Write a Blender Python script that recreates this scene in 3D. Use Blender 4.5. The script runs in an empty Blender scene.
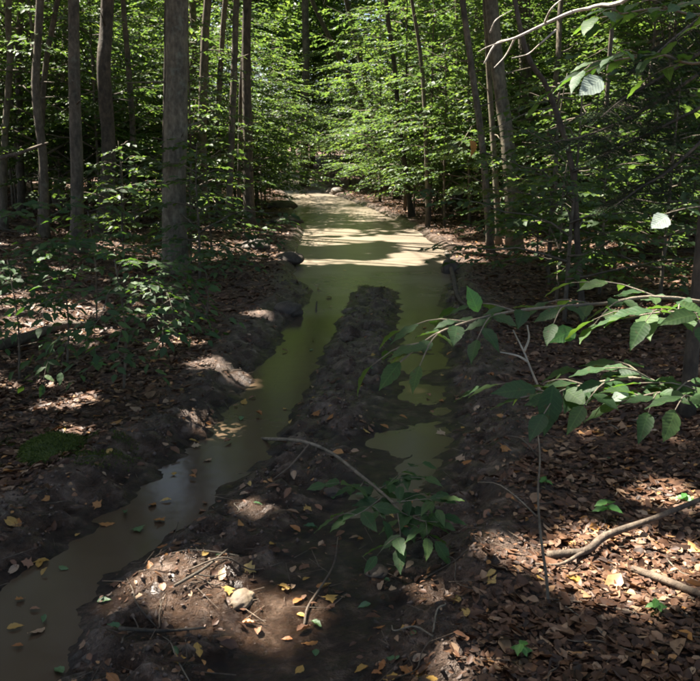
import bpy, math, random
import numpy as np
from mathutils import Vector, Matrix

# ------------------------------------------------------------------ camera, sky, sun, exposure
scene = bpy.context.scene
COL = scene.collection
PITCH = math.radians(12.7)
FPX, CX, CY, EYE = 845.0, 350.0, 340.5, 1.6          # focal length in photo pixels, photo centre, eye height

cam_d = bpy.data.cameras.new('camera')
cam_d.sensor_width = 36.0
cam_d.lens = 36.0 * FPX / 700.0
cam_d.clip_start = 0.05
cam_d.clip_end = 2000
cam = bpy.data.objects.new('camera', cam_d)
cam.location = (0, 0, EYE)
cam.rotation_euler = (math.pi / 2 - PITCH, 0, 0)
COL.objects.link(cam)
scene.camera = cam

SUN_EL, SUN_AZ = math.radians(60), math.radians(-58)  # azimuth from +Y towards +X: ahead and to the left
world = bpy.data.worlds.new('World')
scene.world = world
world.use_nodes = True
wn = world.node_tree
sky = wn.nodes.new('ShaderNodeTexSky')
sky.sky_type = 'NISHITA'
sky.sun_disc = False
sky.sun_elevation = SUN_EL
sky.sun_rotation = SUN_AZ
sky.air_density = .8
sky.dust_density = 2.5
sky.ozone_density = .5
wn.links.new(sky.outputs[0], wn.nodes['Background'].inputs[0])
wn.nodes['Background'].inputs[1].default_value = 0.05

SUN = np.array([math.cos(SUN_EL) * math.sin(SUN_AZ), math.cos(SUN_EL) * math.cos(SUN_AZ), math.sin(SUN_EL)])
sl = bpy.data.lights.new('sun', 'SUN')
sl.energy = 5.0
sl.angle = math.radians(0.5)
sl.color = (1.0, 0.93, 0.82)
so = bpy.data.objects.new('sun', sl)
so.rotation_euler = Vector(SUN).to_track_quat('Z', 'Y').to_euler()
COL.objects.link(so)

scene.view_settings.view_transform = 'Standard'
scene.view_settings.look = 'None'
scene.view_settings.exposure = 2.55
scene.view_settings.gamma = 1.0
scene.cycles.max_bounces = 5
scene.cycles.diffuse_bounces = 3
scene.cycles.glossy_bounces = 2
scene.cycles.transmission_bounces = 3
scene.cycles.sample_clamp_indirect = 6.0
scene.cycles.use_denoising = True
scene.cycles.filter_width = 1.9

rng = np.random.default_rng(11)
random.seed(11)

# ------------------------------------------------------------------ small maths helpers
SP, CP = math.sin(PITCH), math.cos(PITCH)


def ray(px, py):
    a, b = (px - CX) / FPX, (CY - py) / FPX
    return np.array([a, b * SP + CP, b * CP - SP])


def on_z(px, py, z=0.0):
    d = ray(px, py)
    t = (z - EYE) / d[2]
    return np.array([d[0] * t, d[1] * t, z])


def at_y(px, py, Y):
    d = ray(px, py)
    t = Y / d[1]
    return np.array([d[0] * t, Y, EYE + d[2] * t])


def to_px(p):
    x, y, z = p[0], p[1], p[2] - EYE
    dep = y * CP - z * SP
    if dep < .05:
        return (-999, -999)
    return (CX + FPX * x / dep, CY - FPX * (y * SP + z * CP) / dep)


def hash2(ix, iy, s):
    h = (ix.astype(np.int64) * 374761393 + iy.astype(np.int64) * 668265263 + s * 974634541) & 0xffffffff
    h = ((h ^ (h >> 13)) * 1274126177) & 0xffffffff
    return ((h ^ (h >> 16)) & 0xffffff) / float(0xffffff)


def vnoise(x, y, s=0):
    x, y = np.asarray(x, float), np.asarray(y, float)
    ix, iy = np.floor(x), np.floor(y)
    fx, fy = x - ix, y - iy
    fx, fy = fx * fx * fx * (fx * (fx * 6 - 15) + 10), fy * fy * fy * (fy * (fy * 6 - 15) + 10)
    a, b = hash2(ix, iy, s), hash2(ix + 1, iy, s)
    c, d = hash2(ix, iy + 1, s), hash2(ix + 1, iy + 1, s)
    return (a + (b - a) * fx) * (1 - fy) + (c + (d - c) * fx) * fy


def fbm(x, y, s=0, o=4):
    t, a, n = 0, .5, 0
    for k in range(o):
        t = t + a * (vnoise(x * 2 ** k + 17.3 * k, y * 2 ** k - 9.1 * k, s + k) - .5)
        n += a
        a *= .5
    return t / n


def sstep(a, b, x):
    t = np.clip((x - a) / (b - a), 0, 1)
    return t * t * (3 - 2 * t)


def nrm(v):
    v = np.asarray(v, float)
    return v / np.maximum(np.linalg.norm(v, axis=-1, keepdims=True), 1e-9)


# ------------------------------------------------------------------ the lie of the land
TY = np.array([-6, 1.5, 2.5, 3.0, 3.7, 4.5, 5.3, 6.7, 9.0, 11, 13.8, 17, 23, 30, 41, 52, 65, 140.])
TC = np.array([-1.4, -.72, -.60, -.55, -.33, -.12, .0, .08, .30, .32, .33, .22, -.40, -1.25, -3.2, -7, -13, -50.])
TW = np.array([1.0, 1.0, 1.0, 1.0, .98, .95, .93, .95, 1.0, 1.1, 1.25, 1.2, 1.15, .95, .75, .8, .8, .8])   # half width of the churned track


def trail_c(y):
    return np.interp(y, TY, TC)


def trail_w(y):
    return np.interp(y, TY, TW)


def terrain(x, y):
    """height and how muddy (0..1)"""
    x, y = np.asarray(x, float), np.asarray(y, float)
    c, w = trail_c(y), trail_w(y)
    u = x - c + .07 * fbm(x * .9, y * .9, 3, 3) + .05 * fbm(x * 5, y * 5, 4, 2)
    # forest floor
    side = np.where(u < 0, 1.0, 0.0)
    floor = .070 + .02 * side + .12 * sstep(1.5, 5, np.abs(u)) + .03 * np.clip(np.abs(u) - 2, 0, 25) * (.4 + .6 * side)
    floor = floor + .30 * fbm(x * .35, y * .35, 21, 3) * sstep(1.0, 3, np.abs(u)) + .07 * fbm(x * 1.7, y * 1.7, 25, 3)
    rise = .028 * np.clip(y - 30, 0, 90)
    # churned track: two ruts and a ridge, opening into one pool past 10 m
    pool = sstep(9.3, 11.2, y + .5 * fbm(x * 1.3, y * 1.3, 5, 2)) * (1 - sstep(30, 40, y))
    rl = np.exp(-((u + .52) / .26) ** 4)
    rr = np.exp(-((u - .48) / .29) ** 4)
    ridge = .040 + .035 * fbm(x * 2.2, y * 2.2, 8, 3)
    dl = .070 + .030 * fbm(x * 1.1, y * .8, 31, 2)
    dr = .044 + .020 * fbm(x * 1.1, y * .8, 37, 2) - .010 * sstep(3.6, 2.8, y) + .02 * sstep(6.0, 9.0, y)
    trk = ridge - rl * dl - rr * dr
    trk = trk * (1 - pool) + (-.09 + .05 * np.abs(u) ** 2 * .6 + .05 * fbm(x * .9, y * .7, 44, 2)) * pool
    clod = np.clip(fbm(x * 6.5, y * 6.5, 51, 4) + .02, 0, 1) * .13 + .030 * (.5 - 4 * np.abs(fbm(x * 5.5, y * 5.5, 59, 3))) + .045 * fbm(x * 15, y * 15, 55, 3) + .022 * fbm(x * 38, y * 38, 57, 2)
    wet = np.maximum(rl, rr)
    trk = trk + clod * (1 - .90 * wet) * (1 - .8 * pool)
    m = sstep(w + .10, w - .16, np.abs(u))
    # a raised shoulder of mud along both edges
    near = sstep(15, 8, y) * .9 + .1
    lip = near * np.exp(-((np.abs(u) - w - .02) / .16) ** 2) * (.012 + .05 * np.clip(fbm(x * 3.2, y * 3.2, 61, 3) + .1, 0, 1) + .05 * fbm(x * 14, y * 14, 63, 3))
    h = floor * (1 - m) + trk * m + lip + rise
    edge = np.exp(-((np.abs(u) - w - .05) / .28) ** 2)
    h = h + near * edge * (clod * .32 + .03 * fbm(x * 9, y * 9, 66, 3))
    h = h + .018 * fbm(x * 9, y * 9, 71, 3) * (1 - m)
    mud = sstep(w + .34, w - .02, np.abs(u) + .35 * fbm(x * 2.6, y * 2.6, 81, 3))
    return h, mud


# ------------------------------------------------------------------ materials
def new_mat(name):
    m = bpy.data.materials.new(name)
    m.use_nodes = True
    nt = m.node_tree
    b = nt.nodes['Principled BSDF']
    return m, nt, b


def N(nt, t, **kw):
    n = nt.nodes.new('ShaderNode' + t)
    for k, v in kw.items():
        if k in n.inputs:
            n.inputs[k].default_value = v
        else:
            setattr(n, k, v)
    return n


def ramp(nt, fac, stops):
    r = N(nt, 'ValToRGB')
    e = r.color_ramp.elements
    while len(e) < len(stops):
        e.new(.5)
    for i, (p, c) in enumerate(stops):
        e[i].position = p
        e[i].color = (*c, 1)
    nt.links.new(fac, r.inputs[0])
    return r.outputs[0]


def mixc(nt, fac, a, b, blend='MIX'):
    m = N(nt, 'Mix', data_type='RGBA', blend_type=blend)
    for sock, v in ((m.inputs[0], fac), (m.inputs[6], a), (m.inputs[7], b)):
        if isinstance(v, (int, float)):
            sock.default_value = v
        elif isinstance(v, tuple):
            sock.default_value = (*v, 1)
        else:
            nt.links.new(v, sock)
    return m.outputs[2]


def leaf_mat(name, stops, trans, tf=.38, rough=.38, spec=.5, rnd='island', veins=False):
    m, nt, b = new_mat(name)
    if rnd == 'island':
        r = N(nt, 'NewGeometry').outputs['Random Per Island']
    else:
        r = N(nt, 'ObjectInfo').outputs['Random']
    col = ramp(nt, r, stops)
    bump = None
    if veins:
        uv = N(nt, 'UVMap').outputs[0]
        sep = N(nt, 'SeparateXYZ')
        nt.links.new(uv, sep.inputs[0])
        ax = N(nt, 'Math', operation='ABSOLUTE')
        nt.links.new(sep.outputs[0], ax.inputs[0])
        md = N(nt, 'Math', operation='MULTIPLY_ADD')      # v - 0.8*|u|
        nt.links.new(ax.outputs[0], md.inputs[0])
        md.inputs[1].default_value = -.8
        nt.links.new(sep.outputs[1], md.inputs[2])
        sc = N(nt, 'Math', operation='MULTIPLY')
        nt.links.new(md.outputs[0], sc.inputs[0])
        sc.inputs[1].default_value = 9.5 * 2 * math.pi
        sn = N(nt, 'Math', operation='SINE')
        nt.links.new(sc.outputs[0], sn.inputs[0])
        pw = N(nt, 'MapRange')
        nt.links.new(sn.outputs[0], pw.inputs[0])
        pw.inputs[1].default_value = .88
        pw.inputs[2].default_value = 1.0
        mr = N(nt, 'MapRange')
        nt.links.new(ax.outputs[0], mr.inputs[0])
        mr.inputs[1].default_value = .022
        mr.inputs[2].default_value = .008
        mx = N(nt, 'Math', operation='MAXIMUM')
        nt.links.new(pw.outputs[0], mx.inputs[0])
        nt.links.new(mr.outputs[0], mx.inputs[1])
        vm = N(nt, 'Math', operation='MULTIPLY')
        nt.links.new(mx.outputs[0], vm.inputs[0])
        vm.inputs[1].default_value = .7
        light = mixc(nt, 1.0, col, (1.7, 1.6, 1.5), 'MULTIPLY')
        col = mixc(nt, vm.outputs[0], col, light)
        bp = N(nt, 'Bump', Strength=.16, Distance=.001)
        nt.links.new(sn.outputs[0], bp.inputs['Height'])
        bump = bp
    if veins:
        oi_ = N(nt, 'ObjectInfo')
        bz = N(nt, 'TexNoise', Scale=7.0, Detail=4.0, noise_dimensions='4D')
        nt.links.new(uv, bz.inputs['Vector'])
        wv = N(nt, 'Math', operation='MULTIPLY')
        nt.links.new(oi_.outputs['Random'], wv.inputs[0])
        wv.inputs[1].default_value = 50
        nt.links.new(wv.outputs[0], bz.inputs['W'])
        bm_ = N(nt, 'MapRange')
        nt.links.new(bz.outputs[0], bm_.inputs[0])
        bm_.inputs[1].default_value, bm_.inputs[2].default_value, bm_.inputs[4].default_value = .60, .72, .75
        col = mixc(nt, bm_.outputs[0], col, (.085, .055, .028))
    nz = N(nt, 'TexNoise', Scale=60.0, Detail=3.0)
    tc = N(nt, 'TexCoord')
    nt.links.new(tc.outputs['Object'], nz.inputs['Vector'])
    col = mixc(nt, .5, col, mixc(nt, 1.0, col, ramp(nt, nz.outputs[0], [(.3, (.55, .55, .55)), (.75, (1.4, 1.4, 1.4))]), 'MULTIPLY'))
    nt.links.new(col, b.inputs['Base Color'])
    b.inputs['Roughness'].default_value = rough
    b.inputs['Specular IOR Level'].default_value = spec
    if bump:
        nt.links.new(bump.outputs[0], b.inputs['Normal'])
    if tf > 0:
        t = N(nt, 'BsdfTranslucent')
        nt.links.new(mixc(nt, 1.0, col, trans, 'MULTIPLY'), t.inputs[0])
        ms = N(nt, 'MixShader')
        ms.inputs[0].default_value = tf
        nt.links.new(b.outputs[0], ms.inputs[1])
        nt.links.new(t.outputs[0], ms.inputs[2])
        nt.links.new(ms.outputs[0], nt.nodes['Material Output'].inputs[0])
    return m


GREENS = [(0, (.035, .063, .025)), (.5, (.056, .097, .036)), (.85, (.080, .126, .043)), (1, (.110, .146, .050))]
M_leaf_far = leaf_mat('foliage_understory', GREENS, (2.1, 2.1, .9), .44, .50, .34)
M_leaf_can = leaf_mat('foliage_canopy', GREENS, (2.2, 2.1, .9), .22, .42)
M_leaf_near = leaf_mat('leaf_green', [(0, (.027, .060, .024)), (.6, (.042, .084, .031)), (1, (.064, .108, .037))], (2.4, 2.6, .8), .34, .55, .26, 'object', True)
M_leaf_bright = leaf_mat('leaf_young', [(0, (.07, .19, .05)), (1, (.10, .24, .06))], (2.0, 2.2, .8), .4, .40, .5, 'object', True)
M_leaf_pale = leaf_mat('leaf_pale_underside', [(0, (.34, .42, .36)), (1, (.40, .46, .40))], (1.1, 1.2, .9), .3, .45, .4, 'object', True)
M_leaf_dead_hang = leaf_mat('leaf_withered', [(0, (.36, .16, .05)), (1, (.42, .22, .06))], (1.4, 1.2, .8), .3, .6, .3, 'object', True)
M_needle = leaf_mat('hemlock_needles', [(0, (.020, .040, .020)), (.7, (.030, .058, .026)), (1, (.05, .065, .028))], (1.4, 1.6, .8), .15, .7, .15)
LITTER = [(0, (.028, .014, .008)), (.3, (.056, .026, .014)), (.58, (.105, .050, .026)), (.84, (.16, .086, .048)), (.96, (.32, .21, .13)), (1, (.42, .20, .06))]
M_litter = leaf_mat('leaf_litter', LITTER, (1.3, 1.0, .7), .12, .55, .35)
M_fall = {
    'yellow': leaf_mat('fallen_yellow', [(0, (.34, .20, .045)), (1, (.46, .32, .11))], (1.2, 1, .6), .15, .5, .4, 'object', True),
    'orange': leaf_mat('fallen_orange', [(0, (.24, .095, .03)), (1, (.34, .16, .05))], (1.2, 1, .6), .15, .5, .4, 'object', True),
    'brown': leaf_mat('fallen_brown', [(0, (.12, .06, .035)), (1, (.25, .13, .075))], (1.2, 1, .6), .1, .55, .35, 'object', True),
    'tan': leaf_mat('fallen_tan', [(0, (.28, .18, .11)), (1, (.40, .29, .19))], (1.2, 1, .6), .12, .5, .4, 'object', True),
    'green': leaf_mat('fallen_green', [(0, (.05, .12, .05)), (1, (.10, .18, .07))], (1.2, 1.2, .6), .2, .45, .5, 'object', True),
}


def bark_mat(name, c0, c1, c2, rough=.85, lich=.0):
    m, nt, b = new_mat(name)
    tc = N(nt, 'TexCoord')
    mp = N(nt, 'Mapping')
    mp.inputs['Scale'].default_value = (1, 1, .38)
    nt.links.new(tc.outputs['Object'], mp.inputs[0])
    oi = N(nt, 'ObjectInfo')
    mp2 = N(nt, 'Mapping')
    nt.links.new(mp.outputs[0], mp2.inputs[0])
    nt.links.new(oi.outputs['Location'], mp2.inputs['Location'])
    n1 = N(nt, 'TexNoise', Scale=26.0, Detail=7.0, Roughness=.65)
    nt.links.new(mp2.outputs[0], n1.inputs['Vector'])
    n2 = N(nt, 'TexNoise', Scale=4.5, Detail=6.0, Roughness=.7)
    nt.links.new(tc.outputs['Object'], n2.inputs['Vector'])
    col = ramp(nt, n1.outputs[0], [(.30, c0), (.52, c1), (.72, c2)])
    pat = ramp(nt, n2.outputs[0], [(.36, (.45, .45, .42)), (.64, (1.35, 1.30, 1.18))])
    col = mixc(nt, .85, col, mixc(nt, 1.0, col, pat, 'MULTIPLY'))
    if lich:
        n3 = N(nt, 'TexNoise', Scale=7.0, Detail=6.0, Roughness=.7)
        nt.links.new(tc.outputs['Object'], n3.inputs['Vector'])
        f = N(nt, 'MapRange')
        nt.links.new(n3.outputs[0], f.inputs[0])
        f.inputs[1].default_value, f.inputs[2].default_value, f.inputs[4].default_value = .56, .66, lich
        col = mixc(nt, f.outputs[0], col, (.20, .21, .15))
    nt.links.new(col, b.inputs['Base Color'])
    b.inputs['Roughness'].default_value = rough
    bp = N(nt, 'Bump', Strength=.75, Distance=.02)
    nt.links.new(n1.outputs[0], bp.inputs['Height'])
    nt.links.new(bp.outputs[0], b.inputs['Normal'])
    return m


M_bark_pale = bark_mat('bark_pale_grey', (.075, .062, .042), (.15, .128, .090), (.23, .205, .15), lich=.6)
M_bark = bark_mat('bark_grey_brown', (.062, .050, .036), (.12, .098, .071), (.185, .155, .115), lich=.4)
M_bark_dark = bark_mat('bark_dark', (.038, .030, .022), (.078, .062, .045), (.13, .105, .078))
M_twig = bark_mat('twig_grey', (.10, .085, .065), (.20, .17, .13), (.30, .26, .21))
M_twig_dead = bark_mat('dead_wood_pale', (.38, .34, .30), (.52, .48, .43), (.64, .60, .55))
M_twig_brown = bark_mat('fallen_wood', (.05, .036, .026), (.12, .09, .066), (.21, .165, .125))


def ground_mat():
    m, nt, b = new_mat('mud_and_forest_floor')
    tc = N(nt, 'TexCoord')
    at = N(nt, 'Attribute', attribute_name='mud')
    P = tc.outputs['Object']

    def noise(s, d=5.0, r=.6):
        n = N(nt, 'TexNoise', Scale=s, Detail=d, Roughness=r)
        nt.links.new(P, n.inputs['Vector'])
        return n.outputs[0]
    n1, n2, n3, n4 = noise(1.6), noise(9.0, 6.0), noise(45.0, 5.0), noise(140.0, 4.0)
    mud = ramp(nt, n2, [(.30, (.028, .016, .010)), (.52, (.085, .052, .034)), (.76, (.34, .255, .205))])
    mud = mixc(nt, .8, mud, mixc(nt, 1.0, mud, ramp(nt, n3, [(.3, (.6, .6, .6)), (.7, (1.4, 1.38, 1.35))]), 'MULTIPLY'))
    vo = N(nt, 'TexVoronoi', Scale=17.0)
    nt.links.new(P, vo.inputs['Vector'])
    sep = N(nt, 'SeparateColor')
    nt.links.new(vo.outputs['Color'], sep.inputs[0])
    lit = ramp(nt, sep.outputs[0], [(0, (.045, .026, .018)), (.45, (.10, .056, .035)), (.8, (.18, .10, .06)), (1, (.26, .165, .105))])
    lit = mixc(nt, .8, lit, mixc(nt, 1.0, lit, ramp(nt, n3, [(.3, (.5, .5, .5)), (.7, (1.4, 1.4, 1.4))]), 'MULTIPLY'))
    aw = N(nt, 'Attribute', attribute_name='wet')
    mud = mixc(nt, aw.outputs['Fac'], mud, mixc(nt, 1.0, mud, (.42, .38, .34), 'MULTIPLY'))
    col = mixc(nt, at.outputs['Fac'], lit, mud)
    nt.links.new(col, b.inputs['Base Color'])
    wet = N(nt, 'MapRange')
    nt.links.new(n1, wet.inputs[0])
    wet.inputs[1].default_value, wet.inputs[2].default_value = .35, .65
    wet.inputs[3].default_value, wet.inputs[4].default_value = .22, .50
    rr = N(nt, 'Mix', data_type='FLOAT')
    nt.links.new(at.outputs['Fac'], rr.inputs[0])
    rr.inputs[2].default_value = .85
    rw = N(nt, 'Mix', data_type='FLOAT')
    nt.links.new(aw.outputs['Fac'], rw.inputs[0])
    nt.links.new(wet.outputs[0], rw.inputs[2])
    rw.inputs[3].default_value = .17
    nt.links.new(rw.outputs[0], rr.inputs[3])
    nt.links.new(rr.outputs[0], b.inputs['Roughness'])
    ad = N(nt, 'Math', operation='MULTIPLY_ADD')
    nt.links.new(n3, ad.inputs[0])
    ad.inputs[1].default_value = 1.6
    nt.links.new(n4, ad.inputs[2])
    bp = N(nt, 'Bump', Strength=1.0, Distance=.02)
    nt.links.new(ad.outputs[0], bp.inputs['Height'])
    nt.links.new(bp.outputs[0], b.inputs['Normal'])
    return m


def water_mat():
    m, nt, b = new_mat('muddy_water')
    tc = N(nt, 'TexCoord')
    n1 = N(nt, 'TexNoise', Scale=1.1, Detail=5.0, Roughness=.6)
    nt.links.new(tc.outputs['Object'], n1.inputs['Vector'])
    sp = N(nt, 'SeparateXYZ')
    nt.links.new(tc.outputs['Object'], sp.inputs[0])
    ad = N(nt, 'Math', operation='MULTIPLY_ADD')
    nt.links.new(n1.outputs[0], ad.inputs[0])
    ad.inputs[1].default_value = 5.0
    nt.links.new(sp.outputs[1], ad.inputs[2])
    far_fac = N(nt, 'MapRange')
    nt.links.new(ad.outputs[0], far_fac.inputs[0])
    far_fac.inputs[1].default_value, far_fac.inputs[2].default_value = 9.5, 14.0
    far_tone = ramp(nt, n1.outputs[0], [(.3, (.175, .142, .104)), (.7, (.240, .200, .152))])
    thin = ramp(nt, n1.outputs[0], [(.3, (.056, .038, .023)), (.7, (.084, .058, .037))])  # near end gets a darker base colour than the far end
    nt.links.new(mixc(nt, far_fac.outputs[0], thin, far_tone), b.inputs['Base Color'])
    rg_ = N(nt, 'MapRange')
    nt.links.new(far_fac.outputs[0], rg_.inputs[0])
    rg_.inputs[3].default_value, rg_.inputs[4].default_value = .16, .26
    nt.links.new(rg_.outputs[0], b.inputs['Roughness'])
    b.inputs['Specular IOR Level'].default_value = .28
    b.inputs['IOR'].default_value = 1.33
    n2 = N(nt, 'TexNoise', Scale=9.0, Detail=2.0)
    nt.links.new(tc.outputs['Object'], n2.inputs['Vector'])
    bp = N(nt, 'Bump', Strength=.07, Distance=.02)
    nt.links.new(n2.outputs[0], bp.inputs['Height'])
    nt.links.new(bp.outputs[0], b.inputs['Normal'])
    return m


def stone_mat(name, c0, c1, c2, rough=.7):
    m, nt, b = new_mat(name)
    tc = N(nt, 'TexCoord')
    n1 = N(nt, 'TexNoise', Scale=14.0, Detail=8.0, Roughness=.7)
    nt.links.new(tc.outputs['Object'], n1.inputs['Vector'])
    nt.links.new(ramp(nt, n1.outputs[0], [(.3, c0), (.5, c1), (.7, c2)]), b.inputs['Base Color'])
    b.inputs['Roughness'].default_value = rough
    bp = N(nt, 'Bump', Strength=.7, Distance=.01)
    nt.links.new(n1.outputs[0], bp.inputs['Height'])
    nt.links.new(bp.outputs[0], b.inputs['Normal'])
    return m


M_ground, M_water = ground_mat(), water_mat()
M_stone_tan = stone_mat('stone_tan', (.05, .035, .022), (.13, .095, .06), (.24, .185, .12))
M_stone_mud = stone_mat('stone_muddy', (.03, .022, .016), (.06, .045, .033), (.11, .085, .06), .7)
M_moss = stone_mat('moss', (.020, .032, .008), (.05, .075, .014), (.10, .12, .022), .95)
M_clod = stone_mat('mud_clod', (.038, .024, .016), (.09, .060, .043), (.16, .115, .088), .6)


# ------------------------------------------------------------------ mesh helpers
def mesh_from(name, V, F, mat, uv=None, smooth=False):
    me = bpy.data.meshes.new(name)
    V = np.asarray(V, np.float32)
    if isinstance(F, np.ndarray):
        n, k = F.shape
        me.vertices.add(len(V))
        me.vertices.foreach_set('co', V.ravel())
        me.loops.add(n * k)
        me.loops.foreach_set('vertex_index', F.ravel().astype(np.int32))
        me.polygons.add(n)
        me.polygons.foreach_set('loop_start', np.arange(0, n * k, k, dtype=np.int32))
        me.polygons.foreach_set('loop_total', np.full(n, k, np.int32))
        me.update(calc_edges=True)
    else:
        me.from_pydata([tuple(v) for v in V.tolist()], [], F)
        me.update()
    if uv is not None:
        lay = me.uv_layers.new(name='UVMap')
        idx = np.empty(len(me.loops), np.int32)
        me.loops.foreach_get('vertex_index', idx)
        lay.data.foreach_set('uv', np.asarray(uv, np.float32)[idx].ravel())
    if smooth:
        me.polygons.foreach_set('use_smooth', np.ones(len(me.polygons), bool))
    me.materials.append(mat)
    return me


def add(name, data, parent=None, loc=None, mat4=None):
    o = bpy.data.objects.new(name, data)
    COL.objects.link(o)
    if parent is not None:
        o.parent = parent
    if mat4 is not None:
        o.matrix_basis = mat4
    elif loc is not None:
        o.location = [float(v) for v in loc]
    return o


def tag(o, label=None, cat=None, group=None, kind=None):
    for k, v in (('label', label), ('category', cat), ('group', group), ('kind', kind)):
        if v:
            o[k] = v
    return o


def thing(name, label, cat, loc, group=None):
    return tag(add(name, None, None, loc), label, cat, group)


ORD = ['first', 'second', 'third', 'fourth', 'fifth', 'sixth', 'seventh', 'eighth', 'ninth', 'tenth', 'eleventh', 'twelfth', 'thirteenth',
       'fourteenth', 'fifteenth', 'sixteenth', 'seventeenth', 'eighteenth', 'nineteenth', 'twentieth']
TENS = {20: 'twenty', 30: 'thirty', 40: 'forty', 50: 'fifty', 60: 'sixty', 70: 'seventy', 80: 'eighty', 90: 'ninety'}
TENTH = {30: 'thirtieth', 40: 'fortieth', 50: 'fiftieth', 60: 'sixtieth', 70: 'seventieth', 80: 'eightieth', 90: 'ninetieth'}


def ordinal(i):
    if i < 20:
        return ORD[i]
    n = i + 1
    t = n // 10 * 10
    return TENTH[t] if n == t else TENS[t] + '-' + ORD[n - t - 1]


def smooth_path(pts, n):
    """Catmull-Rom through pts"""
    p = np.asarray(pts, float)
    if len(p) == 2:
        t = np.linspace(0, 1, n)[:, None]
        return p[0] * (1 - t) + p[1] * t
    q = np.vstack([2 * p[0] - p[1], p, 2 * p[-1] - p[-2]])
    out = []
    for s in np.linspace(0, len(p) - 1 - 1e-6, n):
        i = int(s)
        t = s - i
        a, b, c, d = q[i:i + 4]
        out.append(.5 * (2 * b + (c - a) * t + (2 * a - 5 * b + 4 * c - d) * t * t + (3 * b - a - 3 * c + d) * t ** 3))
    return np.array(out)


def tube(path, rad, k=8, lump=0.0, seed=0):
    """closed tapered tube: verts, quads+caps as index list"""
    P = np.asarray(path, float)
    n = len(P)
    rad = np.interp(np.linspace(0, 1, n), np.linspace(0, 1, len(rad)), rad)
    T = nrm(np.gradient(P, axis=0))
    ref = np.array([1., 0, 0]) if abs(T[0, 0]) < .8 else np.array([0, 1., 0])
    U = nrm(np.cross(T, ref))
    W = np.cross(T, U)
    a = np.linspace(0, 2 * math.pi, k, endpoint=False)
    r = rad[:, None] * np.ones(k)[None]
    if lump:
        r = r * (1 + lump * 2 * fbm(np.cos(a)[None] * 1.2 + seed * 3.1 + np.zeros((n, 1)), np.arange(n)[:, None] * .55 + np.sin(a)[None] * 1.2, 90, 3))
    V = P[:, None] + r[..., None] * (np.cos(a)[None, :, None] * U[:, None] + np.sin(a)[None, :, None] * W[:, None])
    V = V.reshape(-1, 3)
    F = [(i * k + j, i * k + (j + 1) % k, (i + 1) * k + (j + 1) % k, (i + 1) * k + j) for i in range(n - 1) for j in range(k)]
    F.append(tuple(range(k - 1, -1, -1)))
    F.append(tuple((n - 1) * k + j for j in range(k)))
    return V, F


def merge(parts):
    V, F, o = [], [], 0
    for v, f in parts:
        V.append(v)
        F += [tuple(i + o for i in q) for q in f]
        o += len(v)
    return np.vstack(V), F


def leaf_cloud(P, D, Nn, L, wid=.56, fold=.16, six=False):
    """many small leaves as one mesh: base points, directions, normals, lengths"""
    D = nrm(D)
    S = nrm(np.cross(D, Nn))
    U = np.cross(S, D)
    L = L[:, None]
    w = L * wid * .5
    if six:
        v = np.stack([P, P + D * L * .32 + S * w + U * L * fold * .6, P + D * L * .68 + S * w * .8 + U * L * fold * .4, P + D * L - U * L * .10,
                      P + D * L * .68 - S * w * .8 + U * L * fold * .4, P + D * L * .32 - S * w + U * L * fold * .6], 1)
        t = np.array([[0, 1, 2], [0, 2, 3], [0, 3, 4], [0, 4, 5]])
        k = 6
    else:
        v = np.stack([P, P + D * L * .45 + S * w + U * L * fold * .6, P + D * L - U * L * .08, P + D * L * .45 - S * w + U * L * fold * .6], 1)
        t = np.array([[0, 1, 2], [0, 2, 3]])
        k = 4
    F = (np.arange(len(P))[:, None, None] * k + t[None]).reshape(-1, 3)
    return v.reshape(-1, 3), F


def leaf_mesh(name, mat, wid=.50, fold=.10, droop=.16, twist=0.0, wave=.02, lobes=0, rows=12):
    """one well shaped leaf, unit length along +Y, face up"""
    t = np.linspace(0, 1, rows)
    w = wid * .5 * np.sin(math.pi * t ** .80) ** .9 * (1.06 - .45 * t ** 3)
    w = w * (1 + .045 * np.where(np.arange(rows) % 2, 1, -1))
    w[-1] = 0.0
    w[0] = .012
    if lobes:
        w = w * (1 + .45 * np.cos(t * math.pi * 2 * lobes))
    V, UV = [], []
    for i in range(rows):
        z = -droop * t[i] ** 2
        tw = twist * t[i]
        for s in (-1, 0, 1):
            x = s * w[i]
            zz = fold * abs(x) / max(wid * .5, 1e-4) * .5 + wave * math.sin(i * 1.7 + s * 2) * abs(s)
            V.append((x * math.cos(tw) - zz * math.sin(tw), t[i], z + zz * math.cos(tw) + x * math.sin(tw)))
            UV.append((x, t[i]))
    F = []
    for i in range(rows - 1):
        for j in range(2):
            a = i * 3 + j
            F.append((a, a + 1, a + 4, a + 3))
    return mesh_from(name, V, F, mat, UV, True)


def frame(p, d, n, L):
    """matrix putting a unit leaf at p, pointing along d, facing n"""
    d = nrm(d)
    x = nrm(np.cross(d, n))
    z = np.cross(x, d)
    return Matrix(((x[0] * L, d[0] * L, z[0] * L, p[0]), (x[1] * L, d[1] * L, z[1] * L, p[1]), (x[2] * L, d[2] * L, z[2] * L, p[2]), (0, 0, 0, 1)))


# ------------------------------------------------------------------ ground and water
def graded(stop, step0, flat, ratio):
    xs, x, s = [0.0], 0.0, step0
    while x < stop:
        if x > flat:
            s *= ratio
        x += s
        xs.append(x)
    return np.array(xs)


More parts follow.
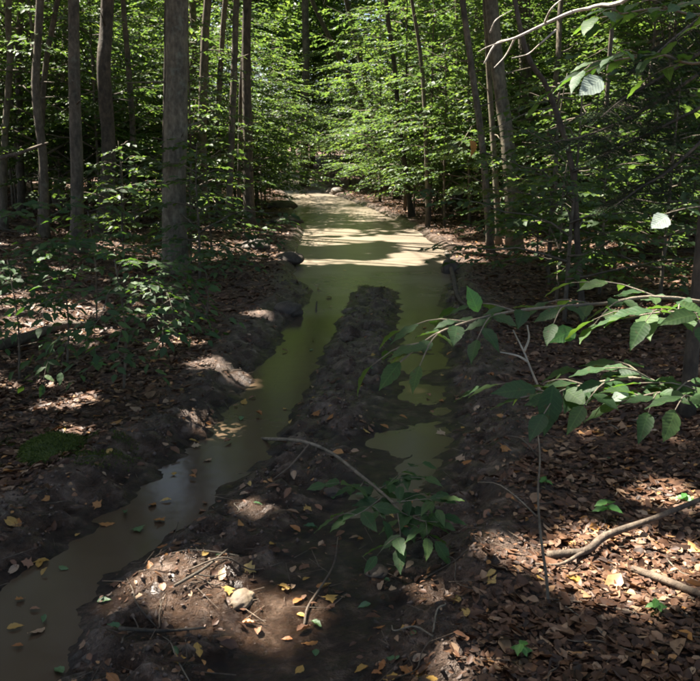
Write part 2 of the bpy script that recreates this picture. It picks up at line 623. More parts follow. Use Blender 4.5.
gx = graded(110, .023, 2.2, 1.065)
gx = np.concatenate([-gx[:0:-1], gx])
gy = [1.7]
while gy[-1] < 170:
    gy.append(gy[-1] * 1.0068)
gy = np.concatenate([np.linspace(-30, 1.2, 24), gy])
GX, GY = np.meshgrid(gx, gy)
XX = GX + trail_c(GY) * np.exp(-(GX / 12) ** 2)
H, MUD = terrain(XX, GY)
nx, ny = len(gx), len(gy)
idx = np.arange(nx * ny).reshape(ny, nx)
F = np.stack([idx[:-1, :-1], idx[:-1, 1:], idx[1:, 1:], idx[1:, :-1]], -1).reshape(-1, 4)
me = mesh_from('ground', np.stack([XX, GY, H], -1).reshape(-1, 3), F, M_ground, None, True)
a = me.attributes.new('mud', 'FLOAT', 'POINT')
a.data.foreach_set('value', MUD.ravel().astype(np.float32))
wet_ = sstep(.062, .014, H + .02 * fbm(XX * 4, GY * 4, 97, 2)) * MUD
a = me.attributes.new('wet', 'FLOAT', 'POINT')
a.data.foreach_set('value', wet_.ravel().astype(np.float32))
ground = tag(add('ground', me), 'dark churned mud track through a brown leaf-strewn forest floor', None, None, 'structure')

wy = np.concatenate([np.arange(.5, 12, .25), np.arange(12, 46, 1.0)])
wc, ww = trail_c(wy), trail_w(wy) + .12
V = np.stack([np.stack([wc - ww, wy, np.zeros_like(wy)], -1), np.stack([wc + ww, wy, np.zeros_like(wy)], -1)], 1).reshape(-1, 3)
k = np.arange(len(wy) - 1) * 2
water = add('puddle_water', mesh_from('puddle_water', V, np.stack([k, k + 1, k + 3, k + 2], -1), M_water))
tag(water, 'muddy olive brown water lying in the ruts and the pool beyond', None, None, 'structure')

def gz(x, y):
    i = int(np.clip(np.searchsorted(gy, y) - 1, 0, ny - 2))
    t = (y - gy[i]) / (gy[i + 1] - gy[i])
    return float((1 - t) * np.interp(x, XX[i], H[i]) + t * np.interp(x, XX[i + 1], H[i + 1]))


def on_ground(px, py):
    z = 0.0
    for _ in range(6):
        p = on_z(px, py, z)
        z = .5 * z + .5 * gz(p[0], p[1])
    p = on_z(px, py, z)
    p[2] = gz(p[0], p[1])
    return p


# ------------------------------------------------------------------ where the sun gets through the leaves
GAPS = []     # point, half width, half length


def gap_px(px, py, rx, ry):
    p = on_ground(px, py)
    a, b = on_z(px + rx, py, p[2]), on_z(px, py - ry, p[2])
    GAPS.append((p, abs(a[0] - p[0]), max(abs(b[1] - p[1]), .03)))


for s in [(170, 565, 30, 10), (205, 586, 24, 8), (270, 617, 42, 15), (210, 592, 30, 10), (250, 507, 14, 5),
          (498, 556, 26, 7), (560, 566, 22, 4), (612, 541, 38, 5), (668, 495, 12, 6), (685, 562, 18, 6),
          (442, 655, 6, 18), (405, 592, 12, 4), (330, 237, 30, 1.6), (345, 211, 36, 1.2), (400, 240, 14, 1.2),
          (440, 238, 14, 4), (310, 200, 14, 1), 
          (520, 243, 22, 3), (475, 232, 18, 2), (610, 196, 40, 3), (660, 230, 16, 2), (60, 232, 30, 3),
          (300, 183, 16, 1.5)]:
    gap_px(*s)


def gap_at(p, r, r2=None):
    GAPS.append((np.asarray(p, float), r, r2 or r))


for px, py, Y, r in [(485, 200, 14, .35), (500, 120, 14, .4), (655, 160, 16, .4), (535, 32, 3.3, .10), (590, 88, 2.55, .035), (658, 226, 2.2, .03),
                     (130, 200, 6.2, .10), (20, 290, 5.2, .10), (135, 270, 5.0, .10), (45, 350, 4.6, .05),
                     (225, 250, 8, .12), (100, 185, 7, .12), (170, 250, 6, .1), (650, 395, 1.9, .05), (690, 300, 1.9, .05), (605, 512, 2.9, .08),
                     (300, 12, 24, .9), (262, 6, 22, .8), (330, 5, 28, .9), (240, 20, 26, .8), (375, 120, 15, .5), (385, 165, 16, .5), (430, 150, 14, .4)]:
    gap_at(at_y(px, py, Y), r)
g2 = np.random.default_rng(5)
for i in range(330):
    Y = 9 + 44 * g2.random() ** 1.1
    px, py = g2.uniform(-20, 720), g2.uniform(-60, 165)
    if g2.random() < .45:
        px, py = g2.uniform(-20, 420), g2.uniform(-60, 110)
    q = at_y(px, py, Y)
    if q[1] - SUN[1] / SUN[2] * q[2] < 12 or (Y > 26 and 230 < px < 520 and g2.random() < .7):
        continue
    gap_at(q, g2.uniform(.18, .5) * (.6 + Y / 30), g2.uniform(.18, .5) * (.6 + Y / 30))
for i in range(34):
    gap_at(at_y(g2.uniform(530, 710), g2.uniform(40, 255), g2.uniform(7.5, 14)), g2.uniform(.10, .26), g2.uniform(.10, .26))
GP = np.array([g[0] for g in GAPS])
GR = np.array([[g[1], g[2]] for g in GAPS])


def shade_keep(P, m=.08):
    """False where a leaf would stand between the sun and one of the lit places"""
    keep = np.ones(len(P), bool)
    jit = .30 * np.stack([fbm(P[:, 0] * 2.1 + P[:, 2], P[:, 1] * 2.1, 7, 3), fbm(P[:, 0] * 2.1, P[:, 1] * 2.1 + P[:, 2], 8, 3)], -1)
    mid = (P.min(0) + P.max(0)) / 2
    rad = np.linalg.norm(P.max(0) - P.min(0)) / 2
    w = GP - mid
    w = np.linalg.norm(w - (w @ SUN)[:, None] * SUN, axis=1)
    near = w < rad + GR.max(1) * 1.6 + .5
    for p, r in zip(GP[near], GR[near]):
        t = (P[:, 2] - p[2]) / SUN[2]
        q = P[:, :2] - SUN[:2] * t[:, None] - p[:2]
        q = q + jit * min(1, r.min() * 4)
        keep &= ~((t > .25) & ((q[:, 0] / (r[0] + m)) ** 2 + (q[:, 1] / (r[1] + m)) ** 2 < 1))
    return keep


# ------------------------------------------------------------------ trees
def spray_crown(rg, H, zmin, reach, nb, leaf, up=.25, twig_gap=.16, dense=1.0):
    """layered sprays of leaves on near-level branches, as beech and maple saplings carry them"""
    P, D, Nn, L, wood = [], [], [], [], []
    for i in range(nb):
        f = (i + rg.random()) / nb
        z0 = zmin + (H - zmin) * f
        az = i * 2.399 + rg.uniform(-.5, .5)
        bl = reach * (1.05 - .75 * f ** 1.6) * rg.uniform(.6, 1.1)
        d0 = np.array([math.cos(az), math.sin(az), up + rg.uniform(-.1, .35)])
        n = 7
        t = np.linspace(0, 1, n)[:, None]
        path = np.array([0, 0, z0]) + d0 * bl * t + np.array([0, 0, -1]) * (t ** 2) * bl * rg.uniform(.1, .45) + np.concatenate([np.zeros((1, 3)), np.cumsum(rg.normal(0, .03 * bl, (n - 1, 3)), 0)])
        wood.append((path, (.006 + .006 * bl, .002)))
        nt = max(3, int(bl * .85 / twig_gap))
        for j in range(nt):
            s = .18 + .82 * (j + rg.random() * .6) / nt
            b0 = np.array([np.interp(s, t[:, 0], path[:, c]) for c in range(3)])
            side = 1 if j % 2 else -1
            a2 = az + side * rg.uniform(.5, 1.1)
            tl = bl * (1.15 - s) * .55 * rg.uniform(.6, 1.2) + .12
            td = np.array([math.cos(a2), math.sin(a2), rg.uniform(-.22, .12)])
            m = max(2, int(tl / (leaf * .42) * dense))
            u = (np.arange(m) + .7) / m
            pos = b0 + td * tl * u[:, None] + np.array([0, 0, -.12]) * tl * (u[:, None] ** 2)
            sg = np.where(np.arange(m) % 2, 1, -1)
            aa = a2 + sg * rg.uniform(.5, 1.05, m)
            aa[-1] = a2
            P.append(pos)
            D.append(np.stack([np.cos(aa), np.sin(aa), rg.normal(-.16, .2, m)], -1))
            Nn.append(np.stack([rg.normal(0, .28, m), rg.normal(0, .28, m), np.ones(m)], -1))
            L.append(leaf * rg.uniform(.65, 1.2, m))
    return np.vstack(P), np.vstack(D), np.vstack(Nn), np.concatenate(L), wood


def high_crown(rg, z0, z1, R, n, leaf):
    """broad canopy crown made of leaf clumps"""
    nc = max(20, n // 45)
    u = nrm(rg.normal(size=(nc, 3))) * (rg.random((nc, 1)) ** .45)
    C = u * np.array([R, R, (z1 - z0) / 2]) + np.array([0, 0, (z0 + z1) / 2])
    k = rg.integers(0, nc, n)
    P = C[k] + rg.normal(size=(n, 3)) * np.array([.55, .55, .22]) * (R / 4.5)
    az = rg.uniform(0, 2 * math.pi, n)
    D = np.stack([np.cos(az), np.sin(az), rg.normal(-.25, .25, n)], -1)
    Nn = np.stack([rg.normal(0, .4, n), rg.normal(0, .4, n), np.ones(n)], -1)
    return P, D, Nn, leaf * rg.uniform(.7, 1.25, n), C


def trunk_rings(base, top_pts, r0, r1, k=12, seed=0, flare=.5):
    path = smooth_path(top_pts, max(10, 5 * len(top_pts)))
    n = len(path)
    t = np.linspace(0, 1, n)
    hgt = path[:, 2] - path[0, 2]
    rad = (r0 + (r1 - r0) * t) * (1 + flare * np.exp(-np.maximum(hgt - .05, 0) / (r0 * 2.2)))
    return tube(path, rad, k, .10, seed)


def canopy_limbs(rg, axis_top, C, r):
    out = []
    for c in C[rg.permutation(len(C))[:7]]:
        s = axis_top * rg.uniform(.55, .95)
        mid = (s + c) / 2 + np.array([0, 0, .3])
        out.append(tube(smooth_path([s, mid, c], 6), (r * .35, r * .08), 5))
    return out


SEEN_TREES = []
ncan = [0]


def make_tree(name, label, loc, path, r0, r1, bark, crown=(7.5, 14, 4.2, 6000), seed=0, group=None, k=12, flare=.5, low=None, cat='tree', leaf=.40, lmat=None):
    """loc: base on the ground; path: trunk points relative to it; crown: z range, radius, leaves"""
    rg = np.random.default_rng(1000 + seed)
    root = thing(name, label, cat, loc, group)
    parts = [trunk_rings(loc, path, r0, r1, k, seed, flare)]
    rs = np.random.default_rng(5000 + seed)
    ax_ = np.asarray(path, float)
    for _ in range(4 if crown else 2):
        z_ = rs.uniform(.6, 4.5)
        if z_ > ax_[-1, 2]:
            continue
        c_ = np.array([np.interp(z_, ax_[:, 2], ax_[:, 0]), np.interp(z_, ax_[:, 2], ax_[:, 1]), z_])
        a_ = rs.uniform(0, 2 * math.pi)
        l_ = r0 + rs.uniform(.04, .45)
        d_ = np.array([math.cos(a_), math.sin(a_), rs.uniform(-.1, .6)])
        parts.append(tube(smooth_path([c_, c_ + d_ * l_ * .5, c_ + d_ * l_ + rs.normal(0, .04, 3)], 5), (min(.3 * r0, .018), .004), 5))
    top = np.array(path[-1], float)
    cl = None
    if crown:
        z0, z1, R, n = crown
        P, D, Nn, L, C = high_crown(rg, z0, z1, R, n, leaf)
        off = np.array([top[0], top[1], 0])
        P, C = P + off, C + off
        keep = np.ones(len(P), bool)
        for fr_ in (.1, .5, .9):
            keep &= shade_keep(P + nrm(D) * L[:, None] * fr_ + np.asarray(loc), .04 + leaf * .14 * (1 - abs(fr_ - .5)))
        parts += canopy_limbs(rg, top, C, r1)
        lx = P[:, 0] + loc[0] - SUN[0] / SUN[2] * (P[:, 2] + loc[2] - 2)
        land = P[:, 1] + loc[1] - SUN[1] / SUN[2] * (P[:, 2] + loc[2] - 2)
        keep &= rg.random(len(P)) < np.interp(land, [9.5, 12, 25, 30], [1.0, .16, .22, 1.0]) * np.where((land < 11) & (lx > 2.8), .25, 1.0) * np.where((land < 11) & (land > 7.5) & (lx < -4.5), .4, 1.0)
        cl = leaf_cloud(P[keep], D[keep], Nn[keep], L[keep], .62)
        ncan[0] += int(keep.sum())
    if isinstance(low, int):
        add('low_foliage', LOWP[low], root)
    elif low:
        zmin, zmax, reach, nb, leaf = low
        P, D, Nn, L, wood = spray_crown(rg, zmax, zmin, reach, nb, leaf)
        ax = np.asarray(path, float)
        def shift(q):
            return q + np.stack([np.interp(q[:, 2], ax[:, 2], ax[:, 0]), np.interp(q[:, 2], ax[:, 2], ax[:, 1]), np.zeros(len(q))], -1) * 1.0
        parts += [tube(shift(w[0]), w[1], 4) for w in wood]
        P = shift(P)
        keep = shade_keep(P + np.asarray(loc))
        v2, f2 = leaf_cloud(P[keep], D[keep], Nn[keep], L[keep])
        add('low_foliage', mesh_from('low_foliage', v2, f2, M_leaf_far), root)
    v, f = merge(parts)
    add('trunk', mesh_from('trunk', v, f, bark, None, True), root)
    if cl:
        add('crown', mesh_from('crown', cl[0], cl[1], lmat or M_leaf_can), root)
    return root


def px_tree(name, label, Y, pts, wpx, bark, hgt=9.0, crown=(7.5, 14, 4.2, 6000), seed=0, group=None, flare=.5, low=None, taper=.7, cat='tree'):
    """a tree seen in the photograph: trunk points given where they cross the view at distance Y"""
    w = [at_y(a, b, Y) for a, b in pts]
    base = w[0].copy()
    base[2] = gz(base[0], base[1]) - .03
    w[0] = base.copy()
    d = w[-1] - w[-2]
    d = d / max(d[2], .1)
    d[:2] = np.clip(d[:2], -.25, .25)
    top = w[-1] + d * max(hgt - (w[-1][2] - base[2]), .5)
    w.append((w[-1] + top) / 2 + np.array([.05, 0, 0]))
    w.append(top)
    jit = np.random.default_rng(seed)
    rel = [p - base + (np.array([0, jit.normal(0, .05), 0]) if i else 0) for i, p in enumerate(w)]
    r0 = wpx * Y / FPX / 2
    return make_tree(name, label, base, rel, r0, r0 * taper, bark, crown, seed, group, 12, flare, low, cat)


# the trunks one can pick out, left to right
px_tree('maple_tree', 'thickest pale grey trunk standing on the left bank beside the track', 10.5, [(175, 262), (174, 180), (176, 90), (177, 0)], 24, M_bark_pale, 11, (8, 15, 4.5, 7000), 1, taper=.85, flare=.35)
px_tree('maple_tree', 'straight mid-sized grey-brown trunk near the left edge behind leafy saplings', 12.0, [(77, 262), (77, 180), (75, 90), (74, 0)], 13, M_bark, 11, (8, 15, 4.2, 7000), 2)
px_tree('maple_tree', 'dark straight trunk between the mid-sized trunk and the thickest pale trunk', 13.5, [(105, 248), (107, 150), (106, 70), (107, 0)], 15, M_bark_dark, 11, (8, 14, 4.2, 6500), 3)
px_tree('beech_tree', 'slender curving grey stem near the left edge that leans left at its foot', 13.0, [(45, 245), (44, 160), (36, 90), (38, 0)], 9, M_bark, 9, (7.5, 13, 3.8, 5000), 4)
px_tree('beech_tree', 'thin dark stem leaning right across the slender curving stem', 14.0, [(40, 225), (43, 120), (48, 60), (58, 0)], 6, M_bark_dark, 8, (7, 12, 3.2, 3500), 5)
px_tree('beech_tree', 'thin grey stem at the far left edge of the woods', 14.5, [(4, 235), (3, 150), (8, 60), (12, 0)], 7, M_bark, 9, (7, 13, 3.5, 4500), 6)
px_tree('beech_tree', 'thin upright stem second from the left edge of the woods', 16.5, [(22, 225), (20, 130), (18, 50), (22, 0)], 7, M_bark_dark, 9, (7, 13, 3.5, 4500), 7)
px_tree('beech_tree', 'thin brown stem just left of the thickest pale trunk', 15.5, [(136, 232), (134, 130), (128, 50), (124, 0)], 6, M_bark, 9, (7, 13, 3.5, 4500), 8)
px_tree('beech_tree', 'thin dark stem hugging the left side of the thickest pale trunk', 14.0, [(163, 240), (165, 150), (166, 60), (168, 0)], 5, M_bark_dark, 8, None, 9)
px_tree('beech_tree', 'slim brown stem just right of the thickest pale trunk', 17.0, [(203, 222), (203, 120), (205, 50), (208, 0)], 9, M_bark, 10, (7.5, 14, 4, 6000), 10)
px_tree('maple_tree', 'pale slim stem of the clump by the left side of the pool', 15.5, [(228, 228), (232, 130), (234, 60), (236, 0)], 7, M_bark, 10, (7.5, 14, 4, 5500), 11)
px_tree('maple_tree', 'dark stout stem of the clump by the left side of the pool', 16.0, [(249, 222), (248, 150), (246, 60), (247, 0)], 10, M_bark_dark, 10, (7.5, 14, 4, 5500), 12, flare=.9)
px_tree('maple_tree', 'thinnest stem in the clump by the left side of the pool', 16.3, [(238, 225), (239, 150), (243, 70), (250, 0)], 4, M_bark_dark, 8, None, 13)
px_tree('maple_tree', 'brown stem behind the clump near the left side of the pool', 18.5, [(219, 215), (218, 120), (222, 50), (226, 0)], 6, M_bark, 9, None, 14)
px_tree('beech_tree', 'straight brown trunk deep in the woods above the far end of the track', 36.0, [(304, 168), (305, 110), (306, 50), (305, 0)], 8, M_bark, 12, (9, 15, 4, 4000), 15)
px_tree('beech_tree', 'thin dark stem leaning left over the middle of the view', 27.0, [(398, 195), (368, 120), (343, 65), (312, 0)], 5, M_bark_dark, 8, (7.5, 12, 3, 3000), 16)
px_tree('beech_tree', 'second leaning stem crossing the middle of the view', 28.0, [(388, 192), (372, 110), (358, 50), (346, 0)], 5, M_bark_dark, 8, None, 17)
px_tree('beech_tree', 'dark short stem leaning left above the right side of the pool', 20.0, [(412, 205), (400, 130), (394, 65), (386, 0)], 5, M_bark_dark, 9, (8, 14, 4, 5000), 18)
px_tree('beech_tree', 'thin stem right of the pool hung with a withered leaf', 17.5, [(428, 212), (425, 120), (420, 50), (412, 0)], 4, M_bark, 8, None, 19)
px_tree('maple_tree', 'tall grey trunk leaning left on the right bank, sunlit down one side', 13.5, [(516, 224), (508, 150), (500, 80), (492, 0)], 14, M_bark_pale, 11, (8, 15, 4.5, 6000), 20, taper=.8)
px_tree('maple_tree', 'slimmer pale trunk hugging the left side of the tall leaning trunk', 13.9, [(500, 225), (494, 150), (490, 80), (484, 0)], 6, M_bark_pale, 10, (8, 14, 4, 4000), 21)
px_tree('maple_tree', 'slim dark trunk leaning left beside the pair of grey trunks', 13.2, [(492, 220), (482, 150), (470, 60), (462, 0)], 7, M_bark, 10, (8, 14, 4, 4500), 22)
px_tree('beech_tree', 'thin crooked dark sapling stem standing in brown litter on the right', 7.6, [(584, 318), (578, 240), (572, 165), (548, 90), (520, 40)], 7, M_bark_dark, 5.5, None, 23, taper=.45)
px_tree('beech_tree', 'thin pale sunlit stem deep in the woods near the right edge', 17.0, [(654, 222), (655, 160), (657, 90), (656, 0)], 6, M_bark_pale, 10, (8, 14, 4, 5000), 24)
px_tree('beech_tree', 'thin brown stem between the crooked sapling and the pale sunlit stem', 13.0, [(600, 240), (604, 160), (608, 80), (614, 0)], 5, M_bark, 9, (8, 14, 4, 5000), 25)
px_tree('beech_tree', 'thin grey stem just right of the tall leaning trunk', 16.0, [(545, 215), (548, 140), (556, 60), (562, 0)], 6, M_bark, 9, (8, 14, 4, 5000), 26)

LOWP = []
for i in range(4):
    rg = np.random.default_rng(450 + i)
    P, D, Nn, L, wood = spray_crown(rg, 9.0, 1.6, 2.6, 34, .15, twig_gap=.2, dense=1.2)
    LOWP.append(mesh_from('low_foliage', *leaf_cloud(P, D, Nn, L, .62), M_leaf_far))

# trees of the wood behind: trunks one can count, thinning into leaves with distance
tr = np.random.default_rng(77)
spots = []


def far_enough(x, y, dmin):
    return all((x - a) ** 2 + (y - b) ** 2 > dmin ** 2 for a, b in spots)


for o in list(COL.objects):
    if o.get('category') == 'tree':
        spots.append((o.location.x, o.location.y))
zones = {'left': [], 'right': [], 'out': []}
tries = 0
while tries < 6000 and sum(map(len, zones.values())) < 104:
    tries += 1
    x, y = tr.uniform(-30, 26), tr.uniform(-8, 58)
    if abs(x - trail_c(y)) < 2.6 or not far_enough(x, y, 2.6 if y > 14 else 4.2):
        continue
    if y < 3 and abs(x) < 3.5:
        continue
    px, py = to_px((x, y, .5))
    inview = -40 < px < 740 and y > 2
    if inview and y < 17:
        continue
    if y < 8 and -3 < x < 7:
        continue
    spots.append((x, y))
    zones['out' if not inview else ('left' if x < trail_c(y) else 'right')].append((px, x, y))
seed = 200
for zn, lst in zones.items():
    lst.sort()
    for i, (px, x, y) in enumerate(lst):
        seed += 1
        rg = np.random.default_rng(seed)
        thin = rg.random() < .6
        r0 = rg.uniform(.045, .085) if thin else rg.uniform(.10, .17)
        lean = rg.normal(0, .05, 2)
        hgt = rg.uniform(8, 12)
        path = [np.array([lean[0] * s * hgt + rg.normal(0, .06) * (s > 0), lean[1] * s * hgt + rg.normal(0, .06) * (s > 0), s * hgt]) for s in (0, .2, .45, .7, 1)]
        loc = np.array([x, y, gz(x, y) - .04])
        if zn == 'out':  # unseen trees added for shade, their leaves oversized to block more light
            lab = f'tall forest tree shading the track from outside the view, {ordinal(i)} from the west'
        else:
            lab = f'{"slim" if thin else "stout"} trunk deep in the woods {zn} of the track, {ordinal(i)} from the left'
        nl = 6500 if y < 40 else 7000
        make_tree('forest_tree', lab, loc, path, r0, r0 * .6, [M_bark, M_bark_dark, M_bark_pale][int(rg.integers(0, 3))],
                  (7.0 if y < 28 else 3.5, 14, rg.uniform(3.6, 4.8), nl), seed, 'trees of the wood beside the track' if zn != 'out' else 'trees around the view',
                  8 if y > 20 else 10, .5, int(rg.integers(0, 4)) if zn != 'out' else None, 'tree', .5 if zn == 'out' else .40 if y < 28 else .32, M_leaf_far if y >= 28 else None)

# ------------------------------------------------------------------ saplings of the understory: eight shapes, copied
PROTO = []
for i in range(8):
    rg = np.random.default_rng(500 + i)
    Hh = [1.5, 2.2, 2.8, 3.4, 4.2, 5.0, 6.0, 6.5][i]
    P, D, Nn, L, wood = spray_crown(rg, Hh, .28 * Hh * .6, .40 * Hh + .40, int(10 + Hh * 4.0), .115, twig_gap=.16, dense=1.1)
    lean = rg.normal(0, .06, 2)
    stem = np.array([[0, 0, -.04], [lean[0] * .4, lean[1] * .4, Hh * .4], [lean[0] * .8, lean[1] * .3, Hh * .75], [lean[0], lean[1], Hh * 1.02]])
    parts = [tube(smooth_path(stem, 12), (.010 + .006 * Hh, .004), 6)] + [tube(w[0], w[1], 4) for w in wood]
    v, f = merge(parts)
    cv, cf = leaf_cloud(P, D, Nn, L, .62)
    PROTO.append((Hh, mesh_from('stem', v, f, M_bark, None, True), mesh_from('crown', cv, cf, M_leaf_far), P, D, Nn, L))

sr = np.random.default_rng(31)
saps = []
# (px, distance) picked from the photograph first, then filled in at random
for px, Y, i in [(345, 37, 2), (366, 35, 3), (386, 32, 3), (334, 41, 3), (400, 29, 2), (352, 45, 5), (268, 33, 2), (252, 29, 2), (322, 47, 4), (302, 48, 4), (340, 39, 1), (372, 31, 1), (275, 36, 3), (395, 17.5, 2), (425, 15.5, 0), (455, 13.6, 0), (445, 17.5, 3), (540, 12.5, 0), (470, 17.5, 4), (625, 11.5, 1), (590, 15.5, 3), (690, 12.0, 2),
                 (265, 24, 3), (285, 38, 2), (330, 46, 5), (355, 42, 5), (262, 19.5, 0), (300, 49, 6), (270, 30, 5), (315, 52, 6), (350, 34, 6), (380, 26, 6),
                 (120, 11.5, 0), (210, 12.5, 0), (60, 17.5, 4), (190, 18, 3), (375, 20, 5), (405, 22, 6), (640, 14, 5),
                 (430, 19, 6), (520, 18, 6), (100, 18, 5), (20, 17, 6), (240, 26, 6), (275, 44, 7), (335, 60, 7), (300, 62, 7), (262, 56, 7)]:
    p = at_y(px, 200, Y)
    if abs(p[0] - trail_c(Y)) > 1.35 or Y > 43:
        saps.append((p[0], Y, i, sr.uniform(.85, 1.15)))
for n_, (y0, y1), (p0, p1), (i0, i1), gapw in ((14, (7.5, 13.0), (545, 740), (0, 3), 1.4), (36, (15.0, 25), (-30, 275), (1, 6), 1.9), (54, (15.0, 26), (400, 730), (1, 7), 1.7),
                                               (78, (22, 45), (-20, 720), (2, 8), 1.8), (36, (45, 62), (120, 560), (4, 8), 0), (4, (9.5, 13.0), (-10, 225), (0, 1), 1.5)):
    k = tries = 0
    while k < n_ and tries < 3000:
        tries += 1
        y = sr.uniform(y0, y1)
        p = at_y(sr.uniform(p0, p1), 200, y)
        off = abs(p[0] - trail_c(y))
        if off < gapw or any((p[0] - q[0]) ** 2 + (y - q[1]) ** 2 < .45 for q in saps):
            continue
        i = int(sr.integers(i0, i1))
        if off < 2.6:
            i = min(i, 3)
        saps.append((p[0], y, i, sr.uniform(.8, 1.2)))
        k += 1
rows = {}
for s in saps:
    px, _ = to_px((s[0], s[1], .6))
    hz = 'knee-high' if PROTO[s[2]][0] < 2 else 'small' if PROTO[s[2]][0] < 3.2 else 'tall' if PROTO[s[2]][0] < 5.5 else 'very tall'
    dz = 'near' if s[1] < 18 else 'half-way' if s[1] < 32 else 'far'
    rows.setdefault((hz, dz, 'left' if s[0] < trail_c(s[1]) else 'right'), []).append((px, s))
for (hz, dz, sd), lst in rows.items():
    lst.sort(key=lambda q: q[0])
    for k, (px, (x, y, i, sc)) in enumerate(lst):
        Hh, sm, cm, P, D, Nn, L = PROTO[i]
        rot = sr.uniform(0, 2 * math.pi)
        loc = np.array([x, y, gz(x, y)])
        where = {'near': 'close behind the bank', 'half-way': 'half-way in', 'far': 'far off'}[dz]
        root = thing('leafy_sapling', f'{hz} leafy sapling {where} {sd} of the track, {ordinal(k)} from the left', 'sapling', loc, 'leafy saplings of the understory')
        root.rotation_euler = (0, 0, rot)
        root.scale = (sc, sc, sc)
        add('stem', sm, root)
        cr, sn = math.cos(rot), math.sin(rot)
        Pw = np.stack([P[:, 0] * cr - P[:, 1] * sn, P[:, 0] * sn + P[:, 1] * cr, P[:, 2]], -1) * sc + loc
        keep = shade_keep(Pw) if y < 30 else np.ones(len(P), bool)
        if keep.mean() < .95 and y < 15:
            cv, cf = leaf_cloud(P[keep], D[keep], Nn[keep], L[keep], .62)
            add('crown', mesh_from('crown', cv, cf, M_leaf_far), root)
        else:
            add('crown', cm, root)

# ------------------------------------------------------------------ plants close to the camera: every leaf its own part
LEAF = [leaf_mesh('leaf', M_leaf_near, .45, .10, .14), leaf_mesh('leaf', M_leaf_near, .41, .15, .24, .15), leaf_mesh('leaf', M_leaf_near, .48, .06, .08, -.12)]
LEAF_Y = leaf_mesh('leaf', M_leaf_bright, .56, .12, .15)
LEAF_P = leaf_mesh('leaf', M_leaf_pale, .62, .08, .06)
LEAF_W = leaf_mesh('leaf', M_leaf_dead_hang, .50, .5, .5, .8)


def near_leaf(root, base, p, d, n, L, mesh=None, rg=rng):
    return add('leaf', mesh or LEAF[int(rg.integers(0, 3))], root, None, frame(np.asarray(p) - base, d, n, L))


def spray(root, base, pts, r, leaf, gap, seed, mat=M_twig, twigs=0, tl=.25, name='branch', nvar=.28, start=.2, drop=-.10, k=6):
    """a bough through world points with leaves along it and along side twigs"""
    rg = np.random.default_rng(seed)
    path = smooth_path(pts, max(8, 4 * len(pts)))
    parts = [tube(path - base, (r, r * .35), k, .08, seed)]
    runs = [(path, start)]
    for j in range(twigs):
        s = .15 + .8 * (j + .5 * rg.random()) / max(twigs, 1)
        q = s * (len(path) - 1)
        i = min(int(q), len(path) - 2)
        b0 = path[i] + (path[i + 1] - path[i]) * (q - i)
        t0 = nrm(path[i + 1] - path[i])
        side = nrm(np.cross(t0, [0, 0, 1])) * (1 if j % 2 else -1)
        d = nrm(t0 * .75 + side * rg.uniform(.6, 1.0) + np.array([0, 0, rg.uniform(-.12, .12)]))
        ln = tl * rg.uniform(.7, 1.25) * (1.15 - .5 * s)
        tp = smooth_path([b0, b0 + d * ln * .5 + [0, 0, .01], b0 + d * ln + [0, 0, -.08 * ln]], 6)
        parts.append(tube(tp - base, (r * .4, r * .2), 5))
        runs.append((tp, .15))
    v, f = merge(parts)
    add(name, mesh_from(name, v, f, mat, None, True), root)
    for path, st in runs:
        seg = np.linalg.norm(np.diff(path, axis=0), axis=1)
        cum = np.concatenate([[0], np.cumsum(seg)])
        m = max(2, int(cum[-1] * (1 - st) / gap))
        for j in range(m + 1):
            s = cum[-1] * (st + (1 - st) * j / m)
            p = np.array([np.interp(s, cum, path[:, c]) for c in range(3)])
            i = min(np.searchsorted(cum, s, 'right') - 1, len(path) - 2)
            t0 = nrm(path[i + 1] - path[i])
            side = nrm(np.cross(t0, [0, 0, 1])) * (1 if j % 2 else -1)
            d = t0 if j == m else nrm(t0 * rg.uniform(.45, .95) + side)
            d = d + np.array([0, 0, drop + rg.normal(0, .13)])
            n = np.array([rg.normal(0, nvar), rg.normal(0, nvar) - .1, 1.0])
            near_leaf(root, base, p, d, n, leaf * rg.uniform(.72, 1.12), None, rg)


# the beech standing just outside the view on the right, whose boughs reach in
bx, by = 1.75, 2.55
base = np.array([bx, by, gz(bx, by) - .03])
beech = thing('beech_sapling', 'near beech reaching in from the right edge with broad green leaves', 'sapling', base)
tp = np.array([bx, by, 0])
v, f = tube(smooth_path([base, base + [.02, .03, 1.2], base + [-.03, .05, 2.4], base + [.05, .1, 4.2]], 14) - base, (.03, .012), 10, .06, 3)
add('trunk', mesh_from('trunk', v, f, M_bark, None, True), beech)


def up_to(z):
    return base + np.array([0, .03, z])


W = at_y
spray(beech, base, [up_to(.95), W(690, 300, 2.2), W(600, 304, 2.15), W(510, 312, 2.1), W(440, 332, 2.05), W(400, 362, 2.0)], .006, .086, .044, 61, twigs=10, tl=.19)
spray(beech, base, [up_to(.70), W(700, 395, 1.95), W(640, 378, 1.9), W(570, 388, 1.88), W(520, 398, 1.86)], .006, .098, .048, 62, twigs=8, tl=.21)
spray(beech, base, [up_to(1.0), W(720, 318, 1.95), W(670, 312, 1.9), W(625, 318, 1.88)], .005, .098, .05, 63, twigs=6, tl=.18)
spray(beech, base, [up_to(.75), W(720, 400, 1.8), W(668, 392, 1.78), W(620, 402, 1.76)], .005, .095, .05, 64, twigs=6, tl=.17)
spray(beech, base, [up_to(2.0), W(720, 60, 2.7), W(660, 55, 2.7), W(610, 62, 2.7), W(575, 78, 2.7)], .005, .092, .055, 65, twigs=8, tl=.26)
spray(beech, base, [up_to(2.15), W(730, 10, 2.6), W(660, 8, 2.6), W(600, 18, 2.6)], .005, .092, .055, 66, twigs=7, tl=.26)
spray(beech, base, [up_to(1.4), W(730, 205, 2.6), W(690, 208, 2.4), W(664, 214, 2.25)], .003, .06, .16, 67)
